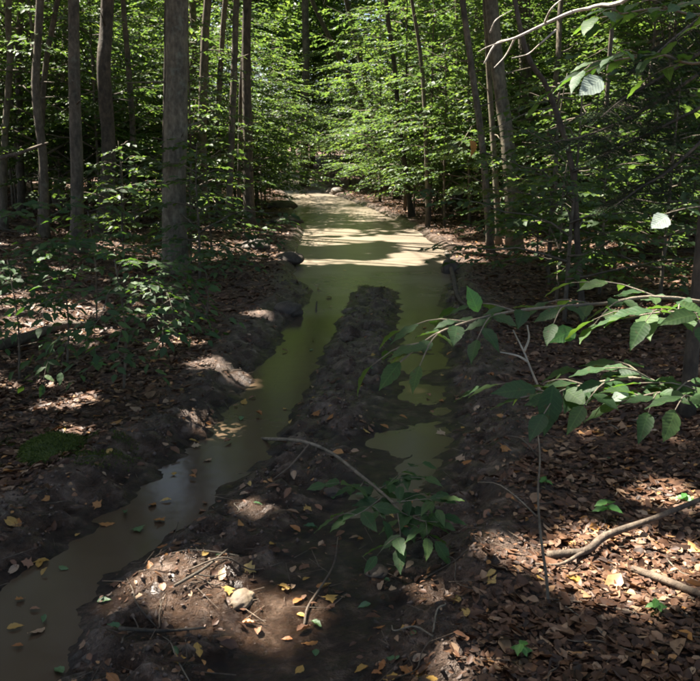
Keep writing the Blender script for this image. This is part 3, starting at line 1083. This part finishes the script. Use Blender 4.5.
near_leaf(beech, base, W(602, 78, 2.55), W(576, 97, 2.5) - W(602, 78, 2.55), np.array([.1, -.9, .5]), .10, LEAF_P)
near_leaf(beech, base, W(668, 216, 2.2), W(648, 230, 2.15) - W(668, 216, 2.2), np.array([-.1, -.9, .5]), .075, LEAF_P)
near_leaf(beech, base, W(553, 385, 1.8), W(546, 432, 1.75) - W(553, 385, 1.8), np.array([0, -.9, .5]), .115, LEAF[0])
near_leaf(beech, base, W(478, 312, 2.05), W(470, 290, 2.05) - W(478, 312, 2.05), np.array([.3, -1, .2]), .07, LEAF_Y)
near_leaf(beech, base, W(575, 330, 2.05), W(545, 342, 2.0) - W(575, 330, 2.05), np.array([.0, -.7, .7]), .085, LEAF_Y)
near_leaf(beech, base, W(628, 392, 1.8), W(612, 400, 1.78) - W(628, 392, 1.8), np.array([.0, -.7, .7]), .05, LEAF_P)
# forked bare twig hanging through the leaves
parts = [tube(smooth_path([W(p_, q_, 2.1) for p_, q_ in pl], 9) - base, (.0035, .0018), 6) for pl in
         ([(540, 390), (532, 372), (524, 352), (513, 330)], [(524, 352), (529, 338), (527, 325)], [(528, 362), (518, 356), (500, 352)])]
add('bare_twig', mesh_from('bare_twig', *merge(parts), M_twig_dead, None, True), beech)

# the bare sunlit bough at the top
db = W(640, -30, 3.3)
root = thing('dead_branch', 'bare pale forked dead branch catching the sun at the top right', 'branch', db)
parts = []
for pl, r in (([(640, -30), (596, 6), (572, 12), (545, 24), (515, 38), (496, 44), (484, 64)], .0085), ([(515, 38), (506, 55), (494, 68)], .004), ([(515, 38), (490, 46), (478, 52)], .003),
              ([(545, 22), (552, 8), (566, -4)], .0045), ([(556, 30), (540, 44), (528, 54), (512, 58)], .004), ([(490, 33), (496, 20), (512, 10)], .003)):
    jit = np.random.default_rng(len(parts))
    pw = [W(a_, b_, 3.3 + (.06 * jit.normal() if parts else 0)) for a_, b_ in pl]
    if parts and pl[0][0] not in (490,):
        pw[0] = W(pl[0][0], pl[0][1], 3.3)
    if not parts:
        pw = [base + np.array([-.02, .06, 2.72]), W(660, -22, 3.1)] + pw[1:]
    parts.append((tube(smooth_path(pw, 4 * len(pw)) - db, (r, r * .35), 7, .1), r))
main = add('bough', mesh_from('bough', *parts[0][0], M_twig_dead, None, True), root)
for p_, r in parts[1:]:
    add('twig', mesh_from('twig', *p_, M_twig_dead, None, True), root)

# hemlock on the right edge
hy = 4.6
hb = at_y(697, 300, hy)
hb[2] = gz(hb[0], hb[1]) - .03
hem = thing('hemlock_tree', 'dark hemlock trunk at the right edge with drooping dark needled boughs', 'tree', hb)
v, f = trunk_rings(hb, [np.zeros(3), np.array([.0, 0, 1.2]), np.array([.02, .02, 3]), np.array([.05, .1, 8])], .042, .02, 12, 5, .4)
add('trunk', mesh_from('trunk', v, f, M_bark_dark, None, True), hem)
hr = np.random.default_rng(9)
for pl in ([(700, 80), (660, 100), (620, 122), (585, 136), (555, 142)], [(702, 60), (660, 78), (625, 98), (600, 118)], [(700, 120), (660, 128), (630, 142), (600, 158)],
           [(700, 150), (670, 170), (640, 188), (615, 206)], [(705, 20), (670, 42), (640, 70)]):
    pw = [at_y(a_, b_, hy - .25 * j) for j, (a_, b_) in enumerate(pl)]
    pw[0] = np.array([hb[0], hb[1], pw[0][2] + .1])
    path = smooth_path(pw, 40)
    parts = [tube(path - hb, (.010, .003), 6)]
    P, D = [], []
    for j in range(6, 40):
        t0 = nrm(path[min(j + 1, 39)] - path[j - 1])
        for sd in (-1, 1):
            side = nrm(np.cross(t0, [0, 0, 1])) * sd
            ln = .24 * (1.2 - j / 40) * hr.uniform(.6, 1.3) + .05
            e = path[j] + nrm(t0 * .7 + side * .8 + np.array([0, 0, -.30 + .2 * hr.normal()])) * ln
            tw = smooth_path([path[j], (path[j] + e) / 2 + [0, 0, .01], e], 5)
            parts.append(tube(tw - hb, (.0012, .0006), 3))
            m = int(ln / .0022)
            u = hr.random(m)
            pp = path[j] + (e - path[j]) * u[:, None]
            dd = nrm(e - path[j])
            sdv = nrm(np.cross(dd, [0, 0, 1]))
            s2 = np.where(hr.random(m) < .5, 1, -1)[:, None]
            P.append(pp)
            D.append(dd * .5 + sdv * s2 + hr.normal(0, .25, (m, 3)))
    P, D = np.vstack(P) - hb, np.vstack(D)
    b_ = add('bough', mesh_from('bough', *merge(parts), M_bark_dark, None, True), hem)
    add('needles', mesh_from('needles', *leaf_cloud(P, D, np.tile([0, 0, 1.], (len(P), 1)) + hr.normal(0, .2, (len(P), 3)), hr.uniform(.016, .026, len(P)), .15, .02), M_needle), b_)

# leafy saplings on the left bank
def bank_sapling(label, px, Y, boughs, leaf, gap, seed, top=None):
    b0 = at_y(px, 300, Y)
    b0[2] = gz(b0[0], b0[1]) - .02
    root = thing('bank_sapling', label, 'sapling', b0, 'low saplings on the left bank')
    tz = top or .8
    stem = smooth_path([b0, b0 + [.03, .02, tz * .5], b0 + [-.02, .05, tz]], 10)
    add('stem', mesh_from('stem', *tube(stem - b0, (.009, .004), 7), M_bark, None, True), root)
    for i, (z, pl) in enumerate(boughs):
        s = b0 + np.array([0, .02, z])
        spray(root, b0, [s] + [at_y(a_, b_, y_) for a_, b_, y_ in pl], .004, leaf, gap, seed + i, M_bark, twigs=8, tl=.34, k=5, nvar=.4)
    return root


bank_sapling('low spreading sapling nearest the track edge on the left bank, its lowest leaves over litter', 118, 5.2,
             [(.55, [(80, 290, 5.1), (40, 305, 4.9), (10, 330, 4.8)]), (.62, [(150, 285, 5.1), (185, 300, 5.0), (205, 318, 4.9)]), (.45, [(95, 320, 4.9), (55, 352, 4.7), (42, 368, 4.65)]),
              (.72, [(120, 265, 5.2), (140, 262, 5.1), (170, 270, 4.9)]), (.4, [(120, 335, 4.8), (118, 352, 4.6), (130, 362, 4.5)]), (.6, [(110, 290, 4.9), (100, 318, 4.6), (80, 335, 4.5)]),
              (.5, [(140, 310, 5.0), (165, 325, 4.8), (180, 335, 4.7)])], .080, .055, 700, .85)
bank_sapling('taller sapling at the left edge with a long level bough in front of the trunks', -12, 6.4,
             [(1.05, [(20, 232, 6.3), (70, 205, 6.2), (120, 188, 6.1), (168, 178, 6.0)]), (.9, [(15, 255, 6.2), (50, 245, 6.0), (100, 240, 5.9)]), (.8, [(10, 280, 6.1), (30, 278, 5.8), (60, 272, 5.7)]),
              (1.15, [(5, 215, 6.2), (30, 208, 6.0), (50, 205, 5.9)]), (.7, [(5, 300, 6.0), (18, 300, 5.6), (35, 302, 5.4)])], .095, .065, 720, 1.3)
bank_sapling('small sapling right below the thickest pale trunk on the left bank', 205, 7.6,
             [(.35, [(220, 262, 7.5), (238, 268, 7.3)]), (.45, [(190, 258, 7.5), (165, 262, 7.3)]), (.5, [(205, 250, 7.4), (212, 255, 7.0)]), (.3, [(195, 280, 7.3), (180, 285, 7.0)])], .08, .06, 740, .6)
bank_sapling('thin sapling between the left edge and the spreading sapling, leaves glinting', 62, 6.0,
             [(.6, [(45, 265, 5.9), (20, 270, 5.7)]), (.65, [(80, 258, 5.9), (110, 255, 5.7), (135, 250, 5.6)]), (.75, [(60, 250, 5.8), (70, 240, 5.5)])], .08, .06, 760, .8)
def bushy(label, px, Y, hh, reach, leaf, seed):
    rg = np.random.default_rng(seed)
    b0 = at_y(px, 300, Y)
    b0[2] = gz(b0[0], b0[1]) - .02
    root = thing('bank_sapling', label, 'sapling', b0, 'low saplings on the left bank')
    add('stem', mesh_from('stem', *tube(smooth_path([[0, 0, 0], [.02, .02, hh * .5], [-.02, .03, hh]], 10), (.009, .003), 7), M_bark, None, True), root)
    for i in range(9):
        a_ = i * 2.4 + rg.uniform(-.4, .4)
        z = hh * (.3 + .7 * i / 8)
        ln = reach * rg.uniform(.6, 1.1) * (1.1 - .55 * i / 8)
        d = np.array([math.cos(a_), math.sin(a_) * .8, 0]) * ln
        st = b0 + np.array([0, .02, z])
        spray(root, b0, [st, st + d * .5 + [0, 0, .10 * ln], st + d + [0, 0, rg.uniform(-.08, .12)]], .0035, leaf, .062, seed + i, M_bark, twigs=5, tl=.26, k=5, nvar=.45)


bushy('bushy green sapling in front of the mid-sized and dark trunks on the left bank', 95, 7.4, 1.0, .62, .085, 1500)
bushy('bushy green sapling at the left edge above the dark log', 12, 5.6, .85, .5, .08, 1520)
bushy('low bushy sapling between the spreading sapling and the thickest pale trunk', 160, 6.6, .62, .45, .08, 1540)
bank_sapling('tiny seedling at the mud edge by the left side of the pool', 268, 12.0,
             [(.25, [(255, 232, 11.8), (240, 236, 11.5)]), (.3, [(275, 225, 12), (285, 222, 12)]), (.25, [(260, 240, 11.4), (262, 245, 11)])], .10, .10, 780, .35)

# broken sapling lying over the right rut
pl = [on_ground(262, 442) + [0, 0, .02], on_ground(300, 452) + [0, 0, .06], at_y(330, 452, 3.95), at_y(360, 475, 3.55), at_y(388, 498, 3.25), at_y(400, 512, 3.15)]
b0 = pl[0].copy()
fb = thing('broken_sapling', 'broken sapling top sprawled from the mud ridge over the right rut, leaves still green', 'sapling', b0)
path = smooth_path(pl, 20)
add('stem', mesh_from('stem', *tube(path - b0, (.010, .005), 8, .08), M_twig, None, True), fb)
add('twig', mesh_from('twig', *tube(smooth_path([path[5], on_ground(290, 470) + [0, 0, .02], on_ground(272, 482) + [0, 0, .01]], 7) - b0, (.006, .003), 6), M_twig_brown, None, True), fb)
for i, pl in enumerate([[(378, 490, 3.35), (400, 478, 3.3), (425, 478, 3.2)], [(392, 503, 3.2), (415, 500, 3.15), (440, 498, 3.1)], [(385, 495, 3.3), (365, 510, 3.1), (345, 520, 3.0)],
                         [(397, 510, 3.15), (400, 530, 3.0), (400, 545, 2.92)], [(397, 510, 3.15), (420, 520, 3.05), (438, 522, 2.98)], [(365, 480, 3.5), (358, 488, 3.35), (350, 485, 3.25)]]):
    spray(fb, b0, [at_y(*q) for q in pl], .003, .108, .045, 800 + i, M_twig, start=.1, k=5, nvar=.35, drop=-.22, twigs=2, tl=.16)

# small plants on the right bank
b0 = on_ground(549, 604)
rt = thing('bare_sapling', 'thin bare grey sapling stem rising from the litter in front of the fallen branch', 'sapling', b0)
yb = b0[1]
add('stem', mesh_from('stem', *tube(smooth_path([b0 - [0, 0, .02], at_y(546, 575, yb), at_y(540, 530, yb), at_y(538, 490, yb), at_y(540, 455, yb + .05), at_y(536, 420, yb + .1)], 18) - b0, (.006, .002), 7, .1), M_twig, None, True), rt)
add('twig', mesh_from('twig', *tube(smooth_path([at_y(538, 518, yb), at_y(520, 500, yb), at_y(498, 484, yb + .1), at_y(478, 482, yb + .15)], 9) - b0, (.003, .0012), 5), M_twig, None, True), rt)
for px, py, sx, sd, lab in ((606, 522, .085, 1, 'bright green seedling of a few leaves beyond the fallen branch'), (684, 505, .05, 2, 'tiny green seedling near the right edge beside a tan leaf'),
                            (655, 615, .05, 3, 'small green sprout among litter below the fallen branch'), (520, 660, .05, 4, 'tiny dull green sprout at the bottom edge of the litter'),
                            (545, 490, .05, 5, 'small dark sprout behind the bare sapling stem'), (100, 372, .08, 6, 'few-leaved seedling below the spreading sapling on the left bank'),
                            (300, 0, 0, 7, '')):
    if not sx:
        continue
    b0 = on_ground(px, py)
    rg = np.random.default_rng(900 + sd)
    rt = thing('seedling', lab, 'seedling', b0, 'seedlings on the forest floor')
    hh = sx * 1.1
    add('stem', mesh_from('stem', *tube(smooth_path([[0, 0, -.01], [.005, 0, hh * .6], [0, 0, hh]], 5), (.002, .0012), 5), M_twig_brown, None, True), rt)
    for j in range(5):
        a_ = j * 2.4 + rg.random()
        add('leaf', LEAF_Y, rt, None, frame([0, 0, hh * (.6 + .1 * j)], [math.cos(a_), math.sin(a_), -.1], [rg.normal(0, .2), -.3, 1], sx * rg.uniform(.7, 1.1)))

# withered leaf hung on a stem right of the pool
p = at_y(471, 140, 6.9)
wl = thing('withered_leaf', 'curled orange-brown withered leaf caught on a twig high in the green', 'leaf', p)
add('leaf', LEAF_W, wl, None, frame(np.zeros(3), np.array([.1, -.2, -1]), np.array([.2, -1, 0]), .13))
add('twig', mesh_from('twig', *tube(smooth_path([at_y(556, 108, 7.6), at_y(530, 112, 7.4), at_y(495, 128, 7.0), p], 12) - p, (.006, .0015), 6, .1), M_bark, None, True), wl)

# ------------------------------------------------------------------ stones, moss, roots, fallen wood
def stone(name, label, px, py, w, h, mat, seed, cat='stone', sink=.35, group=None, deep=1.0):
    import bmesh
    p = on_ground(px, py)
    bm = bmesh.new()
    bmesh.ops.create_icosphere(bm, subdivisions=4, radius=1)
    V = np.array([v.co[:] for v in bm.verts])
    r = 1 + .45 * fbm(V[:, 0] * 1.3 + seed * 3.7 + V[:, 2], V[:, 1] * 1.3 + V[:, 2] * .7, 300 + seed, 3) + .10 * fbm(V[:, 0] * 6 + seed, V[:, 1] * 6 + V[:, 2] * 5, 310 + seed, 2)
    V = V * r[:, None] * np.array([w / 2, w / 2 * deep, h])
    F_ = [tuple(v.index for v in fc.verts) for fc in bm.faces]
    bm.free()
    o = add(name, mesh_from(name, V, F_, mat, None, True), None, p + np.array([0, 0, h * (.5 - sink)]))
    o.rotation_euler = (0, 0, seed * 1.3)
    return tag(o, label, cat, group)


stone('stone', 'tan sunlit stone set in the mud ridge in front', 242, 600, .105, .030, M_stone_tan, 1, 'stone', .45, None, .8)
stone('stone', 'muddy rounded stone on the ridge beyond the left puddle', 288, 312, .28, .09, M_stone_mud, 2)
stone('stone', 'dark wet stone at the near left corner of the pool', 290, 260, .40, .10, M_stone_mud, 3)
stone('stone', 'dark low rock jutting into the left side of the pool', 286, 222, .75, .10, M_stone_mud, 4)
stone('stone', 'dark hump of mud-covered rock on the left bank of the pool', 256, 248, .50, .12, M_stone_mud, 5)
stone('stone', 'small flat brown stone between ridge and right rut below the broken sapling', 333, 494, .09, .03, M_stone_mud, 6)
stone('stone', 'brown flat stone sunk in the smooth mud of the right rut', 376, 572, .10, .02, M_stone_mud, 7)
stone('stone', 'dark block of earth and stone at the right corner of the pool', 451, 272, .28, .15, M_stone_mud, 8)
stone('stone', 'dark boulder beside the far bend on the right of the track', 338, 192, .5, .15, M_stone_mud, 9)
stone('stone', 'dark mossless stone half hidden on the far left shore of the pool', 283, 207, .8, .15, M_stone_mud, 10)

mp_ = on_ground(56, 448)
moss = stone('mossy_mound', 'low rounded mound of green moss on the left bank', 56, 452, .46, .055, M_moss, 11, 'moss', .45, None, .7)
mv = np.empty(len(moss.data.vertices) * 3, np.float32)
moss.data.vertices.foreach_get('co', mv)
mv = mv.reshape(-1, 3).astype(float)
mk = rng.integers(0, len(mv), 16000)
mk = mk[mv[mk, 2] > -.02]
PP = mv[mk] + rng.normal(0, .006, (len(mk), 3))
nn = nrm(mv[mk] / np.array([.23, .16, .055]))
ma, mr_ = rng.uniform(0, 2 * math.pi, 9000), .16 + .22 * rng.random(9000)
mx_, my_ = np.cos(ma) * mr_ * 1.25, np.sin(ma) * mr_
ok = fbm((mx_ + 3) * 9, (my_ + 3) * 9, 333, 3) > -.05 + .9 * (mr_ - .16)
mx_, my_ = mx_[ok], my_[ok]
mloc = np.array(moss.location)
ca, sa = math.cos(-moss.rotation_euler[2]), math.sin(-moss.rotation_euler[2])
mz_ = np.array([gz(a_ + mloc[0], b_ + mloc[1]) for a_, b_ in zip(mx_, my_)]) - mloc[2]
PP = np.vstack([PP, np.stack([mx_ * ca - my_ * sa, mx_ * sa + my_ * ca, mz_ + .004], -1)])
nn = np.vstack([nn, np.tile([0, 0, 1.], (len(mx_), 1))])
cv, cf = leaf_cloud(PP, nn + rng.normal(0, .5, PP.shape), rng.normal(0, 1, PP.shape), rng.uniform(.008, .016, len(PP)), .35, .0)
M_mossblade = leaf_mat('moss_blades', [(0, (.03, .05, .010)), (.6, (.07, .10, .018)), (1, (.13, .15, .03))], (1.3, 1.3, .7), .2, .8, .2)
tag(add('moss_tufts', mesh_from('moss_tufts', cv, cf, M_mossblade), moss), None, None, None, 'stuff')


def stick(name, label, pts, r, mat=M_twig_brown, forks=(), group=None, cat='branch', lump=.15):
    P = [np.asarray(q, float) for q in pts]
    b0 = P[0].copy()
    path = smooth_path(P, max(10, 5 * len(P)))
    m = tube(path - b0, (r, r * .9, r * .55), 8, lump, int(r * 1e4))
    if not forks:
        return tag(add(name, mesh_from(name, *m, mat, None, True), None, b0), label, cat, group)
    root = thing(name, label, cat, b0, group)
    add('stem', mesh_from('stem', *m, mat, None, True), root)
    for fk in forks:
        fk = [np.asarray(q, float) for q in fk]
        add('twig', mesh_from('twig', *tube(smooth_path(fk, 8) - b0, (r * .55, r * .25), 6, lump), mat, None, True), root)
    return root


def G(px, py, up=.0):
    return on_ground(px, py) + np.array([0, 0, up])


stick('fallen_branch', 'crooked fallen branch lying in the litter, running in from the right edge', [G(548, 560, .02), G(585, 558, .03), G(606, 547, .05), G(655, 533, .07), G(720, 512, .10)], .017,
      forks=([G(585, 558, .03), G(560, 570, .02), G(535, 568, .015)],))
stick('fallen_branch', 'short thick stick slanting down to the right edge below the crooked branch', [G(632, 574, .02), G(660, 586, .03), G(690, 598, .03), G(730, 616, .04)], .016)
stick('fallen_branch', 'dark log lying in shade at the left edge of the left bank', [G(-30, 362, .06), G(25, 345, .06), G(60, 332, .05), G(85, 328, .03)], .045, M_bark_dark)
stick('fallen_branch', 'leaning dead pole deep in the woods at the left edge', [at_y(-10, 162, 12.5) + np.array([-4.0, -.2, -1.35]), at_y(-10, 162, 12.5), at_y(12, 156, 12.5), at_y(36, 147, 12.6), at_y(48, 143, 12.6)], .03, M_twig_brown)
stick('exposed_root', 'dark root looping from the right bank beside the pool', [G(446, 262, .15), G(453, 280, .05), G(458, 300, .03), G(470, 312, .03)], .03, M_bark_dark, cat='root')
stick('fallen_twig', 'curved twig on the smooth mud of the right rut at the front', [G(304, 628, .008), G(308, 610, .012), G(322, 590, .02), G(334, 568, .02), G(338, 540, .012)], .0045, cat='twig', group='twigs on the mud')
stick('fallen_twig', 'dark straight stick lying across the mud ridge in front', [G(120, 641, .03), G(160, 639, .03), G(206, 636, .03)], .007, M_bark_dark, cat='twig', group='twigs on the mud')
stick('fallen_twig', 'pair of forked twigs pressed into mud beside the tan stone', [G(175, 596, .04), G(205, 578, .04), G(228, 556, .03)], .006, M_bark_dark, ([G(196, 584, .04), G(214, 584, .03), G(230, 576, .02)],), cat='twig', group='twigs on the mud')
stick('fallen_twig', 'short black stub standing in the left puddle beyond the ridge', [G(316, 318, -.03), G(316, 314, .03), G(317, 310, .09)], .012, M_bark_dark, cat='twig', group='twigs on the mud')
tw = np.random.default_rng(41)
TWIGS = []
while len(TWIGS) < 46:
    px, py = tw.uniform(0, 700), tw.uniform(385, 676)
    p = on_ground(px, py)
    if p[2] < .03:
        continue
    mudv = float(terrain(np.array([p[0]]), np.array([p[1]]))[1][0])
    zone = 'on the muddy track' if mudv > .5 else 'in the litter left of the track' if p[0] < trail_c(p[1]) else 'in the litter right of the track'
    TWIGS.append((py, zone, p))
TWIGS.sort(key=lambda q: -q[0])
cnt = {}
for py, zone, p in TWIGS:
    i = cnt.get(zone, 0)
    cnt[zone] = i + 1
    a_, ln = tw.uniform(0, math.pi), tw.uniform(.12, .38)
    d = np.array([math.cos(a_), math.sin(a_)]) * ln / 2
    q = []
    for s in (-1, -.3, .35, 1):
        xy = p[:2] + d * s + tw.normal(0, .012, 2)
        q.append(np.array([xy[0], xy[1], max(gz(*xy), .0) + .012]))
    stick('fallen_twig', f'thin brown twig lying {zone}, {ordinal(i)} from the front', q, tw.uniform(.002, .0045), [M_twig_brown, M_twig, M_bark_dark][int(tw.integers(0, 3))], cat='twig', group='twigs on the ground')

# ------------------------------------------------------------------ fallen leaves: the ones that show singly, then the carpet
FL = {}
for c, m in M_fall.items():
    FL[c] = [leaf_mesh('fallen_leaf', m, .50, .20, .10, .2), leaf_mesh('fallen_leaf', m, .58, -.18, .05, -.3, .03), leaf_mesh('fallen_leaf', m, .46, .45, -.15, .35, .04), leaf_mesh('fallen_leaf', m, .80, .12, .05, .1, .03, 3, 10)]
fr = np.random.default_rng(63)
LV = [(285, 588, 'yellow', .075), (292, 590, 'tan', .05), (404, 628, 'yellow', .07), (415, 624, 'orange', .055), (408, 567, 'tan', .07), (428, 573, 'orange', .05), (318, 628, 'green', .07), (316, 652, 'green', .06),
      (388, 583, 'green', .05), (308, 529, 'green', .085), (320, 545, 'tan', .055), (298, 672, 'yellow', .06), (404, 670, 'orange', .065), (362, 607, 'green', .07), (285, 640, 'orange', .05),
      (475, 440, 'tan', .10), (468, 462, 'orange', .08), (462, 460, 'tan', .08), (478, 433, 'tan', .08), (490, 376, 'orange', .09), (487, 375, 'tan', .08), (245, 405, 'yellow', .10), (260, 420, 'orange', .09),
      (290, 423, 'yellow', .08), (197, 446, 'yellow', .09), (164, 505, 'yellow', .07), (154, 508, 'orange', .08), (125, 518, 'green', .07), (110, 527, 'orange', .09), (66, 574, 'green', .06), (45, 623, 'green', .055),
      (112, 631, 'green', .07), (16, 652, 'orange', .05), (8, 522, 'yellow', .10), (182, 660, 'yellow', .06), (640, 515, 'tan', .08), (625, 517, 'tan', .07), (571, 582, 'yellow', .09), (575, 546, 'yellow', .08),
      (540, 580, 'yellow', .07), (420, 353, 'yellow', .08), (395, 357, 'orange', .09), (365, 338, 'orange', .08), (365, 430, 'yellow', .08), (383, 426, 'orange', .08), (405, 418, 'orange', .08), (372, 357, 'yellow', .08),
      (330, 300, 'orange', .10), (345, 318, 'orange', .09), (425, 330, 'orange', .08)]
while len(LV) < 300:
    px, py = fr.uniform(0, 700), 255 + 425 * fr.random() ** .9
    p = on_ground(px, py)
    u = p[0] - trail_c(p[1])
    on_track = abs(u) < trail_w(p[1]) + .15
    if on_track:
        if p[1] > 10.5 and fr.random() < .6:
            continue
        c = fr.choice(['yellow', 'orange', 'brown', 'tan', 'green'], p=[.26, .24, .28, .12, .10])
    else:
        if fr.random() < .35:
            continue
        c = fr.choice(['yellow', 'orange', 'brown', 'tan', 'green'], p=[.08, .14, .38, .36, .04])
    LV.append((px, py, str(c), fr.uniform(.045, .085)))
LV = [(on_ground(a_, b_), c, s, b_) for a_, b_, c, s in LV]
LV.sort(key=lambda q: q[0][1])
cnt = {}
for p, c, s, py in LV:
    u = p[0] - trail_c(p[1])
    w_ = trail_w(p[1]) + .15
    if abs(u) > w_:
        zone = 'on the left bank' if u < 0 else 'on the right bank'
    elif p[1] > 10:
        zone = 'on the far pool'
    elif u < -.25:
        zone = 'in the left rut'
    elif u > .2:
        zone = 'in the right rut'
    else:
        zone = 'on the middle ridge'
    i = cnt.get((c, zone), 0)
    cnt[(c, zone)] = i + 1
    e = .02
    gxn, gyn = (gz(p[0] + e, p[1]) - gz(p[0] - e, p[1])) / (2 * e), (gz(p[0], p[1] + e) - gz(p[0], p[1] - e)) / (2 * e)
    z = max(p[2], .003) + .006
    nv = np.array([-gxn, -gyn, 1.0]) if p[2] > 0 else np.array([0, 0, 1.0])
    nv = nv + fr.normal(0, .12, 3)
    a_ = fr.uniform(0, 2 * math.pi)
    d = np.array([math.cos(a_), math.sin(a_), 0])
    nv = nrm(nv)
    d = nrm(d - nv * np.dot(d, nv))
    q = np.array([p[0], p[1], z]) - d * s * .5
    q[2] = max(q[2], .006)
    o = add('fallen_leaf', FL[c][int(fr.choice(4, p=[.35, .3, .2, .15]))], None, None, frame(q, d, nv, s * .76))
    tag(o, f'{c} fallen leaf {zone}, {ordinal(i)} {c} one from the front', 'leaf', 'fallen leaves on the mud and banks')

# the brown carpet either side of the track
lr = np.random.default_rng(19)
nn_ = 250000
y = 1.8 + (34 - 1.8) * lr.random(nn_) ** 1.9
x = lr.uniform(-1, 1, nn_) * (.56 * y + 1.0)
h_, md = terrain(x, y)
pk = lr.random(nn_) > md * 1.02 + .02
pk &= lr.random(nn_) < .85 + 1.3 * fbm(x * 2.3, y * 2.3, 140, 3)
pk |= (lr.random(nn_) < .09) & (h_ > .015)
x, y, h_ = x[pk], y[pk], h_[pk]
e = .03
nvx, nvy = -(terrain(x + e, y)[0] - h_) / e, -(terrain(x, y + e)[0] - h_) / e
Nn = np.stack([nvx, nvy, np.ones_like(x)], -1) + lr.normal(0, .22, (len(x), 3))
az = lr.uniform(0, 2 * math.pi, len(x))
D = np.stack([np.cos(az), np.sin(az), np.zeros_like(az)], -1)
Nn = nrm(Nn)
D = nrm(D - Nn * np.sum(D * Nn, 1, keepdims=True))
mdk = terrain(x, y)[1]
L = (1 - .35 * mdk) * np.clip(.030 * np.exp(lr.normal(0, .46, len(x))), .012, .10) * (1 + .03 * y)
P = np.stack([x, y, h_ + .006 + .012 * lr.random(len(x))], -1) - D * L[:, None] * .5
fold = lr.choice([-.25, .2, .45], len(x))
o = add('leaf_litter', mesh_from('leaf_litter', *leaf_cloud(P, D, Nn * np.where(fold < 0, -1, 1)[:, None], L, .58, .14, six=True), M_litter))
tag(o, 'brown and tan dead leaves carpeting the forest floor', 'litter', None, 'stuff')

# bits of twig strewn through the litter and trodden into the mud
tn = 1500
y = 1.9 + 10 * lr.random(tn) ** 1.4
x = lr.uniform(-1, 1, tn) * (.5 * y + .6)
h_, md = terrain(x, y)
pk = h_ > .015
x, y, h_ = x[pk], y[pk], h_[pk]
n_ = len(x)
az = lr.uniform(0, 2 * math.pi, n_)
ln = lr.uniform(.02, .09, n_)
dv = np.stack([np.cos(az), np.sin(az), lr.normal(0, .12, n_)], -1) * ln[:, None]
sv = np.stack([-np.sin(az), np.cos(az), np.zeros(n_)], -1)
rr_ = lr.uniform(.0008, .0024, n_)[:, None]
c0 = np.stack([x, y, h_ + .010], -1)
zz = np.array([0, 0, 1.])
V = np.stack([c0 - dv + sv * rr_, c0 - dv - sv * rr_, c0 - dv + zz * rr_ * 1.6, c0 + dv + sv * rr_ * .6, c0 + dv - sv * rr_ * .6, c0 + dv + zz * rr_], 1)
tf_ = np.array([[0, 1, 4], [0, 4, 3], [1, 2, 5], [1, 5, 4], [2, 0, 3], [2, 3, 5]])
o = add('twig_litter', mesh_from('twig_litter', V.reshape(-1, 3), (np.arange(n_)[:, None, None] * 6 + tf_[None]).reshape(-1, 3), M_twig_brown))
tag(o, 'small broken twig bits strewn through litter and mud', 'twigs', None, 'stuff')

# crumbs of mud thrown up along the ridge and edges
cn = 9000
y = 1.9 + 9 * lr.random(cn) ** 1.5
x = trail_c(y) + lr.uniform(-1.25, 1.25, cn)
h_, md = terrain(x, y)
pk = (h_ > .035) & (md > .4)
x, y, h_ = x[pk], y[pk], h_[pk]
n_ = len(x)
tet = nrm(np.array([[1, 1, 1], [-1, -1, 1], [-1, 1, -1], [1, -1, -1], [0, 0, 1.2], [0, 1.1, -.1]]))
octv = np.array([[1, 0, 0], [-1, 0, 0], [0, 1, 0], [0, -1, 0], [0, 0, 1], [0, 0, -1.]])
octf = np.array([[0, 2, 4], [2, 1, 4], [1, 3, 4], [3, 0, 4], [2, 0, 5], [1, 2, 5], [3, 1, 5], [0, 3, 5]])
sz = .003 + .011 * lr.random(n_) ** 3
V = octv[None] * (sz[:, None, None] * lr.uniform(.6, 1.3, (n_, 6, 1))) + lr.normal(0, .15, (n_, 6, 3)) * sz[:, None, None] + np.stack([x, y, h_ + sz * .3], -1)[:, None]
o = add('mud_crumbs', mesh_from('mud_crumbs', V.reshape(-1, 3), (np.arange(n_)[:, None, None] * 6 + octf[None]).reshape(-1, 3), M_clod))
tag(o, 'crumbs and small clods of dark mud along the ridge', 'mud', None, 'stuff')

print('canopy leaves', ncan[0], 'tris', sum(len(m.polygons) for m in bpy.data.meshes), 'objects', len(COL.objects))
